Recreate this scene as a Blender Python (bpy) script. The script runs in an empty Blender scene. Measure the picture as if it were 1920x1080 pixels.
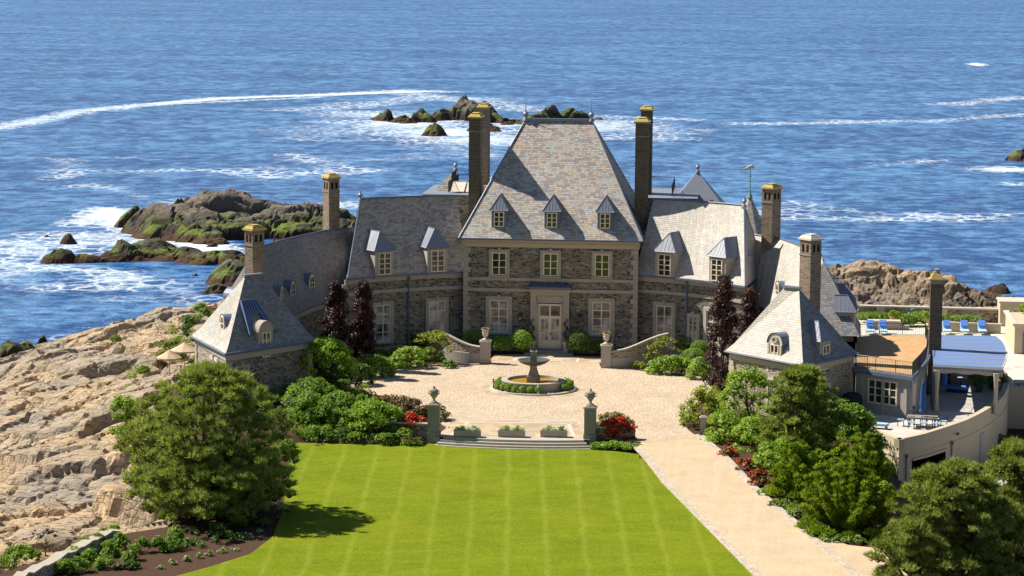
import bpy, math, random
import numpy as np
from mathutils import Vector, Matrix

# ------------------------------------------------------------------ camera, sky, sun, exposure
SC = bpy.context.scene
CAMP = np.array([16.9, -226.4, 34.6]); FPX = 5000.0
PITCH, YAW, ROLL = math.radians(7.3), math.radians(5.1), math.radians(0.45)
FWD = np.array([-math.sin(YAW)*math.cos(PITCH), math.cos(YAW)*math.cos(PITCH), -math.sin(PITCH)])
RT0 = np.array([math.cos(YAW), math.sin(YAW), 0.0]); UP0 = np.cross(RT0, FWD)
RT = RT0*math.cos(ROLL)+UP0*math.sin(ROLL); UPV = UP0*math.cos(ROLL)-RT0*math.sin(ROLL)
cam = bpy.data.cameras.new('camera'); camo = bpy.data.objects.new('camera', cam)
SC.collection.objects.link(camo)
camo.matrix_world = Matrix(((RT[0], UPV[0], -FWD[0], CAMP[0]), (RT[1], UPV[1], -FWD[1], CAMP[1]),
                            (RT[2], UPV[2], -FWD[2], CAMP[2]), (0, 0, 0, 1)))
cam.lens = 36*FPX/1920; cam.sensor_width = 36; cam.clip_start = 1; cam.clip_end = 20000
SC.camera = camo
SUN_EL, SUN_AZ = math.radians(47.5), math.radians(16.0)        # from the left (-x), 16 degrees behind the facade
TS = Vector((-math.cos(SUN_AZ)*math.cos(SUN_EL), math.sin(SUN_AZ)*math.cos(SUN_EL), math.sin(SUN_EL)))
world = bpy.data.worlds.new('World'); SC.world = world; world.use_nodes = True
wn = world.node_tree
sky = wn.nodes.new('ShaderNodeTexSky'); sky.sky_type = 'NISHITA'; sky.sun_disc = False
sky.sun_elevation = SUN_EL; sky.sun_rotation = math.atan2(TS.x, TS.y)
sky.air_density = 1.0; sky.dust_density = 0.3; sky.ozone_density = 3.0
bg = wn.nodes['Background']; bg.inputs['Strength'].default_value = 0.05
wn.links.new(sky.outputs[0], bg.inputs[0])
sd = bpy.data.lights.new('sun', 'SUN'); sd.energy = 4.6; sd.angle = math.radians(0.5); sd.color = (1, .93, .82)
so = bpy.data.objects.new('sun', sd); SC.collection.objects.link(so)
so.rotation_euler = TS.to_track_quat('Z', 'Y').to_euler(); so.location = (0, 0, 100)
SC.view_settings.view_transform = 'Standard'; SC.view_settings.look = 'None'
SC.view_settings.exposure = 0.85; SC.view_settings.gamma = 1
SC.cycles.max_bounces = 6; SC.cycles.transparent_max_bounces = 6

# ------------------------------------------------------------------ helpers
R_ = np.random.RandomState(7); random.seed(5)
PI = math.pi; SEA = -8.0
def G(px, py, z=0.0):
    "the place on the level z that the photograph shows at this point"
    r = FWD*FPX+RT*(px-960)-UPV*(py-540); t = (z-CAMP[2])/r[2]
    return CAMP+r*t
def GY(px, py, y):
    r = FWD*FPX+RT*(px-960)-UPV*(py-540); t = (y-CAMP[1])/r[1]
    return CAMP+r*t
def V(*a): return np.array(a, float)
def unit(v):
    v = np.asarray(v, float); return v/max(np.linalg.norm(v), 1e-9)

class MB:
    def __init__(s): s.v = []; s.f = []; s.uv = []; s.m = []
    def poly(s, pts, mi=0, uv=None):
        pts = [np.asarray(p, float) for p in pts]; i0 = len(s.v); s.v += pts
        s.f.append(list(range(i0, i0+len(pts)))); s.m.append(mi)
        if uv is None:
            n = np.zeros(3)
            for i in range(len(pts)):
                a = pts[i]; b = pts[(i+1) % len(pts)]; n += np.cross(a, b)
            n = unit(n); t = np.cross([0, 0, 1], n)
            t = unit(t) if np.linalg.norm(t) > 1e-3 else V(1, 0, 0)
            b = np.cross(n, t); uv = [(p@t, p@b) for p in pts]
        s.uv += [tuple(u) for u in uv]
    def box(s, c, size, ax=None, mi=0, taper=1.0):
        "ax: direction of the box's local x in plan"
        c = np.asarray(c, float); a = unit(V(ax[0], ax[1], 0)) if ax is not None else V(1, 0, 0)
        b = V(-a[1], a[0], 0); z = V(0, 0, 1); h = np.asarray(size, float)/2
        P = {}
        for i in (-1, 1):
            for j in (-1, 1):
                for k in (-1, 1):
                    t = taper if k > 0 else 1.0
                    P[i, j, k] = c+a*i*h[0]*t+b*j*h[1]*t+z*k*h[2]
        for q in (((-1, -1, -1), (1, -1, -1), (1, -1, 1), (-1, -1, 1)), ((1, 1, -1), (-1, 1, -1), (-1, 1, 1), (1, 1, 1)),
                  ((-1, 1, -1), (-1, -1, -1), (-1, -1, 1), (-1, 1, 1)), ((1, -1, -1), (1, 1, -1), (1, 1, 1), (1, -1, 1)),
                  ((-1, -1, 1), (1, -1, 1), (1, 1, 1), (-1, 1, 1)), ((-1, 1, -1), (1, 1, -1), (1, -1, -1), (-1, -1, -1))):
            s.poly([P[k] for k in q], mi)
        return s
    def bx(s, x0, x1, y0, y1, z0, z1, mi=0):
        return s.box(((x0+x1)/2, (y0+y1)/2, (z0+z1)/2), (abs(x1-x0), abs(y1-y0), abs(z1-z0)), mi=mi)
    def prism(s, pts, z0, z1, mi=0, bottom=False, sides=None):
        pts = [np.asarray(p, float)[:2] for p in pts]
        A = sum(pts[i][0]*pts[(i+1) % len(pts)][1]-pts[(i+1) % len(pts)][0]*pts[i][1] for i in range(len(pts)))
        if A < 0: pts = pts[::-1]
        n = len(pts); u = 0
        s.poly([V(p[0], p[1], z1) for p in pts], mi)
        if bottom: s.poly([V(p[0], p[1], z0) for p in pts[::-1]], mi)
        for i in range(n):
            a, b = pts[i], pts[(i+1) % n]; L = np.linalg.norm(b-a)
            s.poly([V(a[0], a[1], z0), V(b[0], b[1], z0), V(b[0], b[1], z1), V(a[0], a[1], z1)], mi if sides is None else sides,
                   uv=[(u, z0), (u+L, z0), (u+L, z1), (u, z1)]); u += L
        return s
    def strip(s, A, B, mi=0, flip=False, uscale=None):
        "quads between two lines of points, uv measured along the middle and across"
        A = [np.asarray(p, float) for p in A]; B = [np.asarray(p, float) for p in B]; u = 0
        for i in range(len(A)-1):
            L = (np.linalg.norm(A[i+1]-A[i])+np.linalg.norm(B[i+1]-B[i]))/2
            h0 = np.linalg.norm(B[i]-A[i]); h1 = np.linalg.norm(B[i+1]-A[i+1])
            q = [A[i], A[i+1], B[i+1], B[i]]; uv = [(u, 0), (u+L, 0), (u+L, h1), (u, h0)]
            if flip: q = q[::-1]; uv = uv[::-1]
            s.poly(q, mi, uv); u += L
        return s
    def tube(s, pts, r, n=8, mi=0, cap=True):
        pts = [np.asarray(p, float) for p in pts]
        rs = r if hasattr(r, '__len__') else [r]*len(pts); rings = []
        for i, p in enumerate(pts):
            d = unit(pts[min(i+1, len(pts)-1)]-pts[max(i-1, 0)])
            a = np.cross(d, V(0, 0, 1)) if abs(d[2]) < .9 else np.cross(d, V(1, 0, 0)); a = unit(a); b = np.cross(d, a)
            rings.append([p+rs[i]*(a*math.cos(2*PI*k/n)+b*math.sin(2*PI*k/n)) for k in range(n)])
        for i in range(len(pts)-1):
            for k in range(n):
                s.poly([rings[i][k], rings[i+1][k], rings[i+1][(k+1) % n], rings[i][(k+1) % n]], mi)
        if cap:
            s.poly(rings[0], mi); s.poly(rings[-1][::-1], mi)
        return s
    def lathe(s, c, prof, n=16, mi=0):
        c = np.asarray(c, float)
        rg = [[c+V(r*math.cos(2*PI*k/n), r*math.sin(2*PI*k/n), z) for k in range(n)] for r, z in prof]
        for i in range(len(prof)-1):
            for k in range(n):
                s.poly([rg[i][k], rg[i][(k+1) % n], rg[i+1][(k+1) % n], rg[i+1][k]], mi)
        if prof[-1][0] > 1e-3: s.poly(rg[-1], mi)
        if prof[0][0] > 1e-3: s.poly(rg[0][::-1], mi)
        return s
    def ball(s, c, r, n=10, m=6, mi=0):
        rr = r if hasattr(r, '__len__') else (r, r, r); c = np.asarray(c, float)
        P = [[c+V(rr[0]*math.sin(PI*j/m)*math.cos(2*PI*k/n), rr[1]*math.sin(PI*j/m)*math.sin(2*PI*k/n), rr[2]*math.cos(PI*j/m)) for k in range(n)] for j in range(m+1)]
        for j in range(m):
            for k in range(n):
                q = [P[j][k], P[j+1][k], P[j+1][(k+1) % n], P[j][(k+1) % n]]
                if j == 0: q = [P[0][0], P[1][k], P[1][(k+1) % n]]
                if j == m-1: q = [P[j][k], P[m][0], P[j][(k+1) % n]]
                s.poly(q, mi)
        return s
    def build(s, name, mats, parent=None, smooth=False, kind=None, label=None, cat=None, group=None, at=None, merge=False):
        me = bpy.data.meshes.new(name)
        if at is not None: off = np.asarray(at, float)
        else: off = np.zeros(3)
        if parent is not None and at is None and parent.get('_loc') is not None: off = np.array(parent['_loc'])
        vv = [tuple(p-off) for p in s.v]
        me.from_pydata(vv, [], s.f)
        uvl = me.uv_layers.new(name='UVMap')
        uvl.data.foreach_set('uv', np.array(s.uv, dtype=np.float32).ravel())
        if not isinstance(mats, (list, tuple)): mats = [mats]
        for m in mats: me.materials.append(m)
        me.polygons.foreach_set('material_index', s.m)
        if smooth or merge:
            import bmesh
            bm = bmesh.new(); bm.from_mesh(me); bmesh.ops.remove_doubles(bm, verts=bm.verts, dist=1e-4); bm.to_mesh(me); bm.free()
        if smooth: me.polygons.foreach_set('use_smooth', [True]*len(me.polygons))
        me.update()
        o = bpy.data.objects.new(name, me); SC.collection.objects.link(o)
        o.location = tuple(off)
        if parent is not None:
            o.parent = parent; pl = np.array(parent['_loc']); o.location = tuple(off-pl)
        o['_loc'] = [float(x) for x in off]
        if kind: o['kind'] = kind
        if label: o['label'] = label
        if cat: o['category'] = cat
        if group: o['group'] = group
        return o

def thing(name, label, cat, loc=(0, 0, 0), group=None):
    o = bpy.data.objects.new(name, None); SC.collection.objects.link(o)
    o.location = tuple(loc); o.empty_display_size = .3; o['label'] = label; o['category'] = cat
    o['_loc'] = [float(x) for x in loc]
    if group: o['group'] = group
    return o
def copy_thing(root, loc, label=None, rotz=None, scale=None):
    r = root.copy(); SC.collection.objects.link(r); r.location = tuple(loc)
    if rotz is not None: r.rotation_euler = (0, 0, rotz)
    if scale is not None: r.scale = (scale,)*3 if not hasattr(scale, '__len__') else scale
    if label: r['label'] = label
    for ch in list(root.children):
        c = ch.copy(); SC.collection.objects.link(c); c.parent = r
        for g in ch.children:
            d = g.copy(); SC.collection.objects.link(d); d.parent = c
    return r

# ------------------------------------------------------------------ materials
class NT:
    def __init__(s, name):
        s.mat = bpy.data.materials.new(name); s.mat.use_nodes = True; s.t = s.mat.node_tree
        s.p = s.t.nodes['Principled BSDF']; s.out = s.t.nodes['Material Output']
    def n(s, typ, **k):
        nd = s.t.nodes.new('ShaderNode'+typ)
        for a, b in k.items(): setattr(nd, a, b)
        return nd
    def l(s, a, b): s.t.links.new(a, b)
    def put(s, inp, v):
        if hasattr(v, 'is_output') or hasattr(v, 'links'): s.l(v, inp)
        else: inp.default_value = v
    def math(s, op, a, b=0.0, c=0.0):
        nd = s.n('Math', operation=op); s.put(nd.inputs[0], a)
        if op not in ('FLOOR', 'ABSOLUTE', 'SQRT', 'FRACT', 'SINE'): s.put(nd.inputs[1], b)
        if op in ('MULTIPLY_ADD', 'SMOOTH_MIN'): s.put(nd.inputs[2], c)
        return nd.outputs[0]
    def mix(s, f, a, b, typ='MIX'):
        nd = s.n('Mix', data_type='RGBA', blend_type=typ); s.put(nd.inputs[0], f); s.put(nd.inputs[6], a); s.put(nd.inputs[7], b)
        return nd.outputs[2]
    def ramp(s, f, stops, interp='LINEAR'):
        nd = s.n('ValToRGB'); cr = nd.color_ramp; cr.interpolation = interp
        while len(cr.elements) < len(stops): cr.elements.new(.5)
        for e, (p, c) in zip(cr.elements, stops):
            e.position = p; e.color = (c[0], c[1], c[2], 1) if hasattr(c, '__len__') else (c, c, c, 1)
        s.put(nd.inputs[0], f); return nd.outputs[0]
    def noise(s, vec, scale, detail=3, rough=.55, w=None):
        nd = s.n('TexNoise'); nd.inputs['Scale'].default_value = scale; nd.inputs['Detail'].default_value = detail
        nd.inputs['Roughness'].default_value = rough
        if vec is not None: s.l(vec, nd.inputs['Vector'])
        return nd.outputs['Fac']
    def mapping(s, vec, scale=(1, 1, 1), rot=(0, 0, 0), loc=(0, 0, 0)):
        nd = s.n('Mapping'); nd.inputs['Scale'].default_value = scale; nd.inputs['Rotation'].default_value = rot
        nd.inputs['Location'].default_value = loc; s.l(vec, nd.inputs[0]); return nd.outputs[0]
    def uv(s): return s.n('UVMap', uv_map='UVMap').outputs[0]
    def geo(s): return s.n('NewGeometry').outputs['Position']
    def objc(s): return s.n('TexCoord').outputs['Object']
    def xyz(s, v):
        nd = s.n('SeparateXYZ'); s.l(v, nd.inputs[0]); return nd.outputs
    def comb(s, x, y, z=0.0):
        nd = s.n('CombineXYZ'); s.put(nd.inputs[0], x); s.put(nd.inputs[1], y); s.put(nd.inputs[2], z); return nd.outputs[0]
    def bump(s, h, strength=.5, dist=.02):
        nd = s.n('Bump'); nd.inputs['Strength'].default_value = strength; nd.inputs['Distance'].default_value = dist
        s.l(h, nd.inputs['Height']); s.l(nd.outputs[0], s.p.inputs['Normal']); return nd
    def fin(s, col=None, rough=.8, spec=.3, metal=0.0):
        if col is not None: s.put(s.p.inputs['Base Color'], col if not isinstance(col, tuple) else (col[0], col[1], col[2], 1))
        s.put(s.p.inputs['Roughness'], rough); s.p.inputs['Specular IOR Level'].default_value = spec
        s.p.inputs['Metallic'].default_value = metal; return s.mat
M = {}
def plain(name, c, rough=.7, spec=.3, var=.18, scale=3.0, metal=0, bump=0.0):
    t = NT(name); nz = t.noise(t.geo(), scale, 4); nz2 = t.noise(t.geo(), scale*9, 2)
    a = t.math('MULTIPLY_ADD', nz, 2*var, 1-var); b = t.math('MULTIPLY_ADD', nz2, var, 1-var/2)
    col = t.mix(1.0, (c[0], c[1], c[2], 1), t.comb(t.math('MULTIPLY', a, b), t.math('MULTIPLY', a, b), t.math('MULTIPLY', a, b)), 'MULTIPLY')
    if bump: t.bump(nz2, .5, bump)
    M[name] = t.fin(col, rough, spec, metal); return M[name]
def cells(t, uvv, w, h, jit=.5):
    "running-bond cells: returns (random colour, joint distance)"
    s = t.xyz(uvv); r = t.math('DIVIDE', s[1], h); row = t.math('FLOOR', r)
    wn_ = t.n('TexWhiteNoise', noise_dimensions='1D'); t.l(row, wn_.inputs['W'])
    u = t.math('ADD', t.math('DIVIDE', s[0], w), t.math('MULTIPLY', wn_.outputs['Value'], 1.0)); col = t.math('FLOOR', u)
    w2 = t.n('TexWhiteNoise', noise_dimensions='2D'); t.l(t.comb(row, col), w2.inputs['Vector'])
    fu = t.math('FRACT', u); fv = t.math('FRACT', r)
    du = t.math('MULTIPLY', t.math('MINIMUM', fu, t.math('SUBTRACT', 1.0, fu)), w); dv = t.math('MULTIPLY', t.math('MINIMUM', fv, t.math('SUBTRACT', 1.0, fv)), h)
    return w2.outputs['Value'], t.math('MINIMUM', du, dv), fv
def slate(name, ramp_, w=.36, h=.19, dark=.45):
    t = NT(name); c, d, fv = cells(t, t.uv(), w, h)
    col = t.ramp(c, ramp_, 'CONSTANT')
    nz = t.noise(t.geo(), .35, 3); nz2 = t.noise(t.geo(), 7, 3)
    k = t.math('MULTIPLY_ADD', nz, .5, .75); k = t.math('MULTIPLY', k, t.math('MULTIPLY_ADD', nz2, .4, .8))
    col = t.mix(1.0, col, t.comb(k, k, k), 'MULTIPLY')
    j = t.math('LESS_THAN', d, .016)
    col = t.mix(t.math('MULTIPLY', j, 1-dark), col, (.05, .05, .05, 1))
    t.bump(t.math('SUBTRACT', t.math('MULTIPLY', c, .4), fv), .9, .025)
    M[name] = t.fin(col, .62, .35); return M[name]
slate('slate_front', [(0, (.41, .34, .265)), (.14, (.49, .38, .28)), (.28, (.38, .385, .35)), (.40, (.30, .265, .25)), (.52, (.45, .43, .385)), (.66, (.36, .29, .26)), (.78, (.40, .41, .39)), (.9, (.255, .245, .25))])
slate('slate_sunlit', [(0, (.44, .40, .34)), (.2, (.48, .42, .34)), (.4, (.40, .39, .36)), (.55, (.50, .46, .40)), (.7, (.42, .36, .29)), (.85, (.37, .36, .34))], dark=.6)  # sunlit copy of the slate, sun brightness painted into its colour
slate('slate_shaded', [(0, (.20, .205, .215)), (.2, (.26, .25, .24)), (.4, (.165, .17, .19)), (.6, (.24, .22, .21)), (.75, (.21, .23, .24)), (.88, (.29, .25, .22))])  # shaded copy of the slate, shade painted into its colour
def stone(name, cols, su=2.2, sv=5.2, mortar=(.30, .27, .22), msz=.055):
    t = NT(name); v = t.mapping(t.uv(), (su, sv, 1)); nz = t.n('TexNoise'); nz.inputs['Scale'].default_value = 3; t.l(v, nz.inputs['Vector'])
    vv = t.mix(.12, v, nz.outputs['Color'], 'LINEAR_LIGHT')
    vo = t.n('TexVoronoi', voronoi_dimensions='2D'); vo.inputs['Scale'].default_value = 1.0; t.l(vv, vo.inputs['Vector'])
    ve = t.n('TexVoronoi', voronoi_dimensions='2D', feature='DISTANCE_TO_EDGE'); ve.inputs['Scale'].default_value = 1.0; t.l(vv, ve.inputs['Vector'])
    sx = t.n('SeparateColor'); t.l(vo.outputs['Color'], sx.inputs[0])
    c = t.ramp(sx.outputs[0], cols, 'CONSTANT')
    n2 = t.math('MULTIPLY_ADD', t.noise(t.geo(), 9, 3), .7, .65); c = t.mix(1.0, c, t.comb(n2, n2, n2), 'MULTIPLY')
    e = t.ramp(ve.outputs['Distance'], [(0, 1), (msz, .85), (msz*2.2, 0)])
    c = t.mix(e, c, (*mortar, 1)); t.bump(t.math('MINIMUM', ve.outputs['Distance'], .25), .8, .08)
    M[name] = t.fin(c, .9, .2); return M[name]
stone('fieldstone', [(0, (.11, .10, .08)), (.18, (.21, .175, .125)), (.36, (.055, .052, .048)), (.5, (.26, .185, .11)), (.62, (.18, .18, .165)), (.76, (.30, .27, .21)), (.9, (.14, .09, .065))], 2.8, 6.8, (.28, .255, .21), .05)
stone('fieldstone_pale', [(0, (.20, .17, .13)), (.2, (.29, .22, .15)), (.4, (.14, .12, .10)), (.55, (.33, .27, .20)), (.7, (.24, .20, .16)), (.85, (.27, .17, .12))], 1.9, 4.2, (.42, .37, .29), .07)
def brick(name, cols, mort, w=.42, h=.13):
    t = NT(name); c, d, fv = cells(t, t.uv(), w, h)
    col = t.ramp(c, cols, 'CONSTANT'); n2 = t.math('MULTIPLY_ADD', t.noise(t.geo(), 1.3, 4), .6, .7)
    col = t.mix(1.0, col, t.comb(n2, n2, n2), 'MULTIPLY')
    col = t.mix(t.math('LESS_THAN', d, .018), col, (*mort, 1)); t.bump(d, .6, .03); M[name] = t.fin(col, .9, .2); return M[name]
brick('brick_brown', [(0, (.17, .12, .085)), (.25, (.24, .165, .11)), (.5, (.12, .09, .07)), (.75, (.20, .15, .11))], (.27, .23, .17))
brick('brick_dark', [(0, (.085, .07, .048)), (.25, (.12, .095, .06)), (.5, (.065, .055, .042)), (.75, (.10, .085, .055))], (.15, .13, .09))
plain('limestone', (.40, .35, .285), .85, .2, .2, 1.2, bump=.01)
plain('pale_stone', (.52, .47, .39), .85, .2, .15, 1.2)
plain('stucco', (.50, .42, .29), .85, .2, .12, .5, bump=.004)
plain('stucco_grey', (.40, .36, .32), .85, .2, .12, .5)
plain('lead', (.11, .14, .20), .5, .5, .2, 1.5)
plain('lead_pale', (.20, .22, .27), .5, .5, .15, 1.5)
plain('blue_lead', (.07, .13, .30), .5, .5, .2, 1.5)
plain('cream_paint', (.78, .66, .50), .55, .4, .06, 2)
plain('black_iron', (.012, .014, .016), .5, .5, .1, 5)
plain('lichen_cap', (.42, .32, .11), .9, .2, .35, 2.5)
plain('pale_cap', (.56, .50, .42), .9, .2, .25, 2.5)
plain('bronze', (.035, .045, .035), .45, .5, .3, 6, metal=.4)
plain('verdigris', (.16, .30, .22), .8, .3, .25, 6)
plain('dark_bowl', (.06, .065, .06), .6, .4, .25, 3)
plain('grey_stone', (.24, .225, .19), .85, .2, .25, 2.5, bump=.01)
plain('granite_cap', (.42, .38, .32), .85, .2, .2, 2.5)
plain('step_stone', (.30, .28, .25), .85, .2, .2, 1.5)
plain('blue_cloth', (.05, .13, .42), .8, .2, .15, 6)
plain('sky_cloth', (.36, .56, .74), .85, .2, .08, 6)
plain('deep_blue', (.015, .05, .15), .8, .2, .2, 6)
plain('cobalt_glaze', (.01, .025, .30), .2, .6, .05, 6)
plain('terracotta', (.42, .24, .14), .85, .2, .15, 6)
plain('white_urn', (.62, .60, .55), .7, .3, .1, 6)
plain('beige_cloth', (.55, .40, .27), .85, .2, .08, 4)
plain('dark_cover', (.010, .014, .013), .7, .3, .2, 6)
plain('soil', (.075, .042, .028), .95, .1, .4, 3.5, bump=.05)
plain('bark', (.09, .06, .04), .95, .1, .3, 8, bump=.02)
plain('teak', (.35, .22, .12), .7, .3, .2, 6)
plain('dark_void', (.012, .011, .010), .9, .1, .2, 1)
plain('red_door', (.16, .045, .02), .7, .3, .3, 2)
plain('cutlery', (.5, .42, .32), .8, .3, .2, 6)
t = NT('glass'); nz = t.noise(t.geo(), 1.1, 2)
t.bump(nz, .25, .02); M['glass'] = t.fin(t.ramp(nz, [(.3, (.012, .018, .010)), (.7, (.05, .06, .04))]), .04, .8)
t = NT('glass_painted_refl'); g_ = t.geo(); nz = t.noise(t.mapping(g_, (.6, .6, 1.0)), 1.3, 2, .5)
t.bump(t.noise(g_, 1.1, 2), .3, .02); M['glass_painted_refl'] = t.fin(t.ramp(nz, [(.38, (.035, .035, .032)), (.50, (.17, .17, .17)), (.62, (.42, .42, .42))]), .08, .7)  # bright reflections painted into the pane colour as soft noise
t = NT('glass_louvre'); M['glass_louvre'] = t.fin((.5, .42, .32), .5, .4)
# courtyard setts laid in shallow arcs
def arcs(name, base, w=.32, h=.24, W=2.6, k=.45, joint=(.30, .24, .17)):
    t = NT(name); s = t.xyz(t.geo()); wob = t.math('MULTIPLY_ADD', t.noise(t.geo(), .7, 2), .5, -.25)
    x = t.math('ADD', s[0], wob)
    i = t.math('FLOOR', t.math('DIVIDE', x, W)); xl = t.math('SUBTRACT', x, t.math('MULTIPLY', t.math('ADD', i, .5), W))
    y = t.math('ADD', s[1], t.math('MULTIPLY', t.math('MULTIPLY', xl, xl), k)); y = t.math('ADD', y, t.math('MULTIPLY', i, .61))
    c, d, fv = cells(t, t.comb(xl, y), w, h)
    col = t.ramp(c, base); n2 = t.math('MULTIPLY_ADD', t.noise(t.geo(), .22, 4), .5, .75)
    col = t.mix(1.0, col, t.comb(n2, n2, n2), 'MULTIPLY')
    col = t.mix(t.math('LESS_THAN', d, .022), col, (*joint, 1)); t.bump(t.math('MINIMUM', d, .05), .7, .05)
    M[name] = t.fin(col, .85, .2)
arcs('setts', [(0, (.44, .33, .225)), (.35, (.56, .45, .325)), (.65, (.49, .37, .25)), (1, (.62, .52, .39))])
t = NT('gravel'); g_ = t.geo(); a = t.noise(g_, 14, 4, .7); b = t.noise(g_, .5, 4, .6); b2 = t.noise(t.mapping(g_, (.25, 1.6, 1), (0, 0, -.3)), .8, 4, .7)
c = t.ramp(a, [(.3, (.36, .26, .16)), (.55, (.53, .41, .265)), (.75, (.62, .50, .345))]); k = t.math('MULTIPLY_ADD', b, .45, .78)
c = t.mix(1, c, t.comb(k, k, k), 'MULTIPLY'); c = t.mix(t.ramp(b2, [(.50, 0), (.68, .6)]), c, (.44, .38, .31, 1)); tk = t.noise(t.mapping(g_, (2.2, .12, 1), (0, 0, .23)), .9, 3, .6); c = t.mix(t.ramp(tk, [(.5, 0), (.7, .16)]), c, (.70, .60, .46, 1))
t.bump(a, .6, .03); M['gravel'] = t.fin(c, .95, .15)
def tiles(name, cols, w, h, joint, rot=0, js=.02, spec=.25, uvm=False):
    t = NT(name); v = t.uv() if uvm else t.mapping(t.geo(), rot=(0, 0, rot)); c, d, fv = cells(t, v, w, h)
    k = t.math('MULTIPLY_ADD', t.noise(t.geo(), 1.5, 4), .4, .8)
    col = t.mix(1, t.ramp(c, cols), t.comb(k, k, k), 'MULTIPLY'); col = t.mix(t.math('LESS_THAN', d, js), col, (*joint, 1))
    t.bump(t.math('MINIMUM', d, .04), .4, .02); M[name] = t.fin(col, .8, spec)
tiles('flagstone', [(0, (.50, .37, .23)), (.3, (.34, .27, .19)), (.6, (.52, .43, .30)), (1, (.40, .25, .14))], 1.1, .7, (.30, .25, .18))
tiles('kerb_setts', [(0, (.42, .35, .27)), (1, (.62, .53, .41))], .26, .22, (.28, .22, .16), rot=-.95)
tiles('terrace_tile', [(0, (.50, .46, .42)), (.5, (.58, .53, .47)), (1, (.44, .40, .37))], 1.2, .75, (.33, .28, .24), rot=.35)
tiles('pool_paving', [(0, (.60, .54, .43)), (1, (.66, .60, .49))], 1.6, 1.0, (.45, .38, .28))
tiles('deck_board', [(0, (.50, .30, .14)), (.5, (.60, .37, .17)), (1, (.44, .26, .12))], .75, .16, (.26, .15, .07), rot=.12, js=.012)
# lawn
t = NT('grass'); g_ = t.geo(); s = t.xyz(g_)
a = t.noise(g_, 9, 4, .7); b = t.noise(g_, .35, 5, .6)
def band(ang, per, soft, wob=.25):
    m_ = t.xyz(t.mapping(g_, rot=(0, 0, ang))); w_ = t.math('MULTIPLY_ADD', t.noise(g_, .25, 2), wob*2, -wob)
    u = t.math('FRACT', t.math('DIVIDE', t.math('ADD', m_[0], w_), per)); d_ = t.math('ABSOLUTE', t.math('SUBTRACT', u, .5))
    return t.ramp(d_, [(0, 1), (soft, 0)])
st = t.math('MULTIPLY', t.math('MAXIMUM', band(-0.089, 2.3, .13), t.math('MULTIPLY', band(1.30, 2.6, .12), .45)), t.math('MULTIPLY_ADD', t.noise(g_, 1.2, 4, .7), 1.0, .05))
c = t.ramp(a, [(.28, (.085, .125, .006)), (.5, (.145, .19, .008)), (.72, (.22, .255, .014))])
k = t.math('MULTIPLY_ADD', b, .7, .66); c = t.mix(1, c, t.comb(k, t.math('POWER', k, .8), k), 'MULTIPLY')
c = t.mix(t.math('MULTIPLY', st, .5), c, (.30, .33, .05, 1))
pt = t.noise(g_, .12, 4, .6); c = t.mix(t.ramp(pt, [(.52, 0), (.68, .45)]), c, (.20, .215, .012, 1)); c = t.mix(t.ramp(t.noise(g_, .9, 5, .75), [(.5, 0), (.75, .5)]), c, (.085, .15, .004, 1))
t.bump(a, .8, .06); M['grass'] = t.fin(c, .95, .04)
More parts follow.
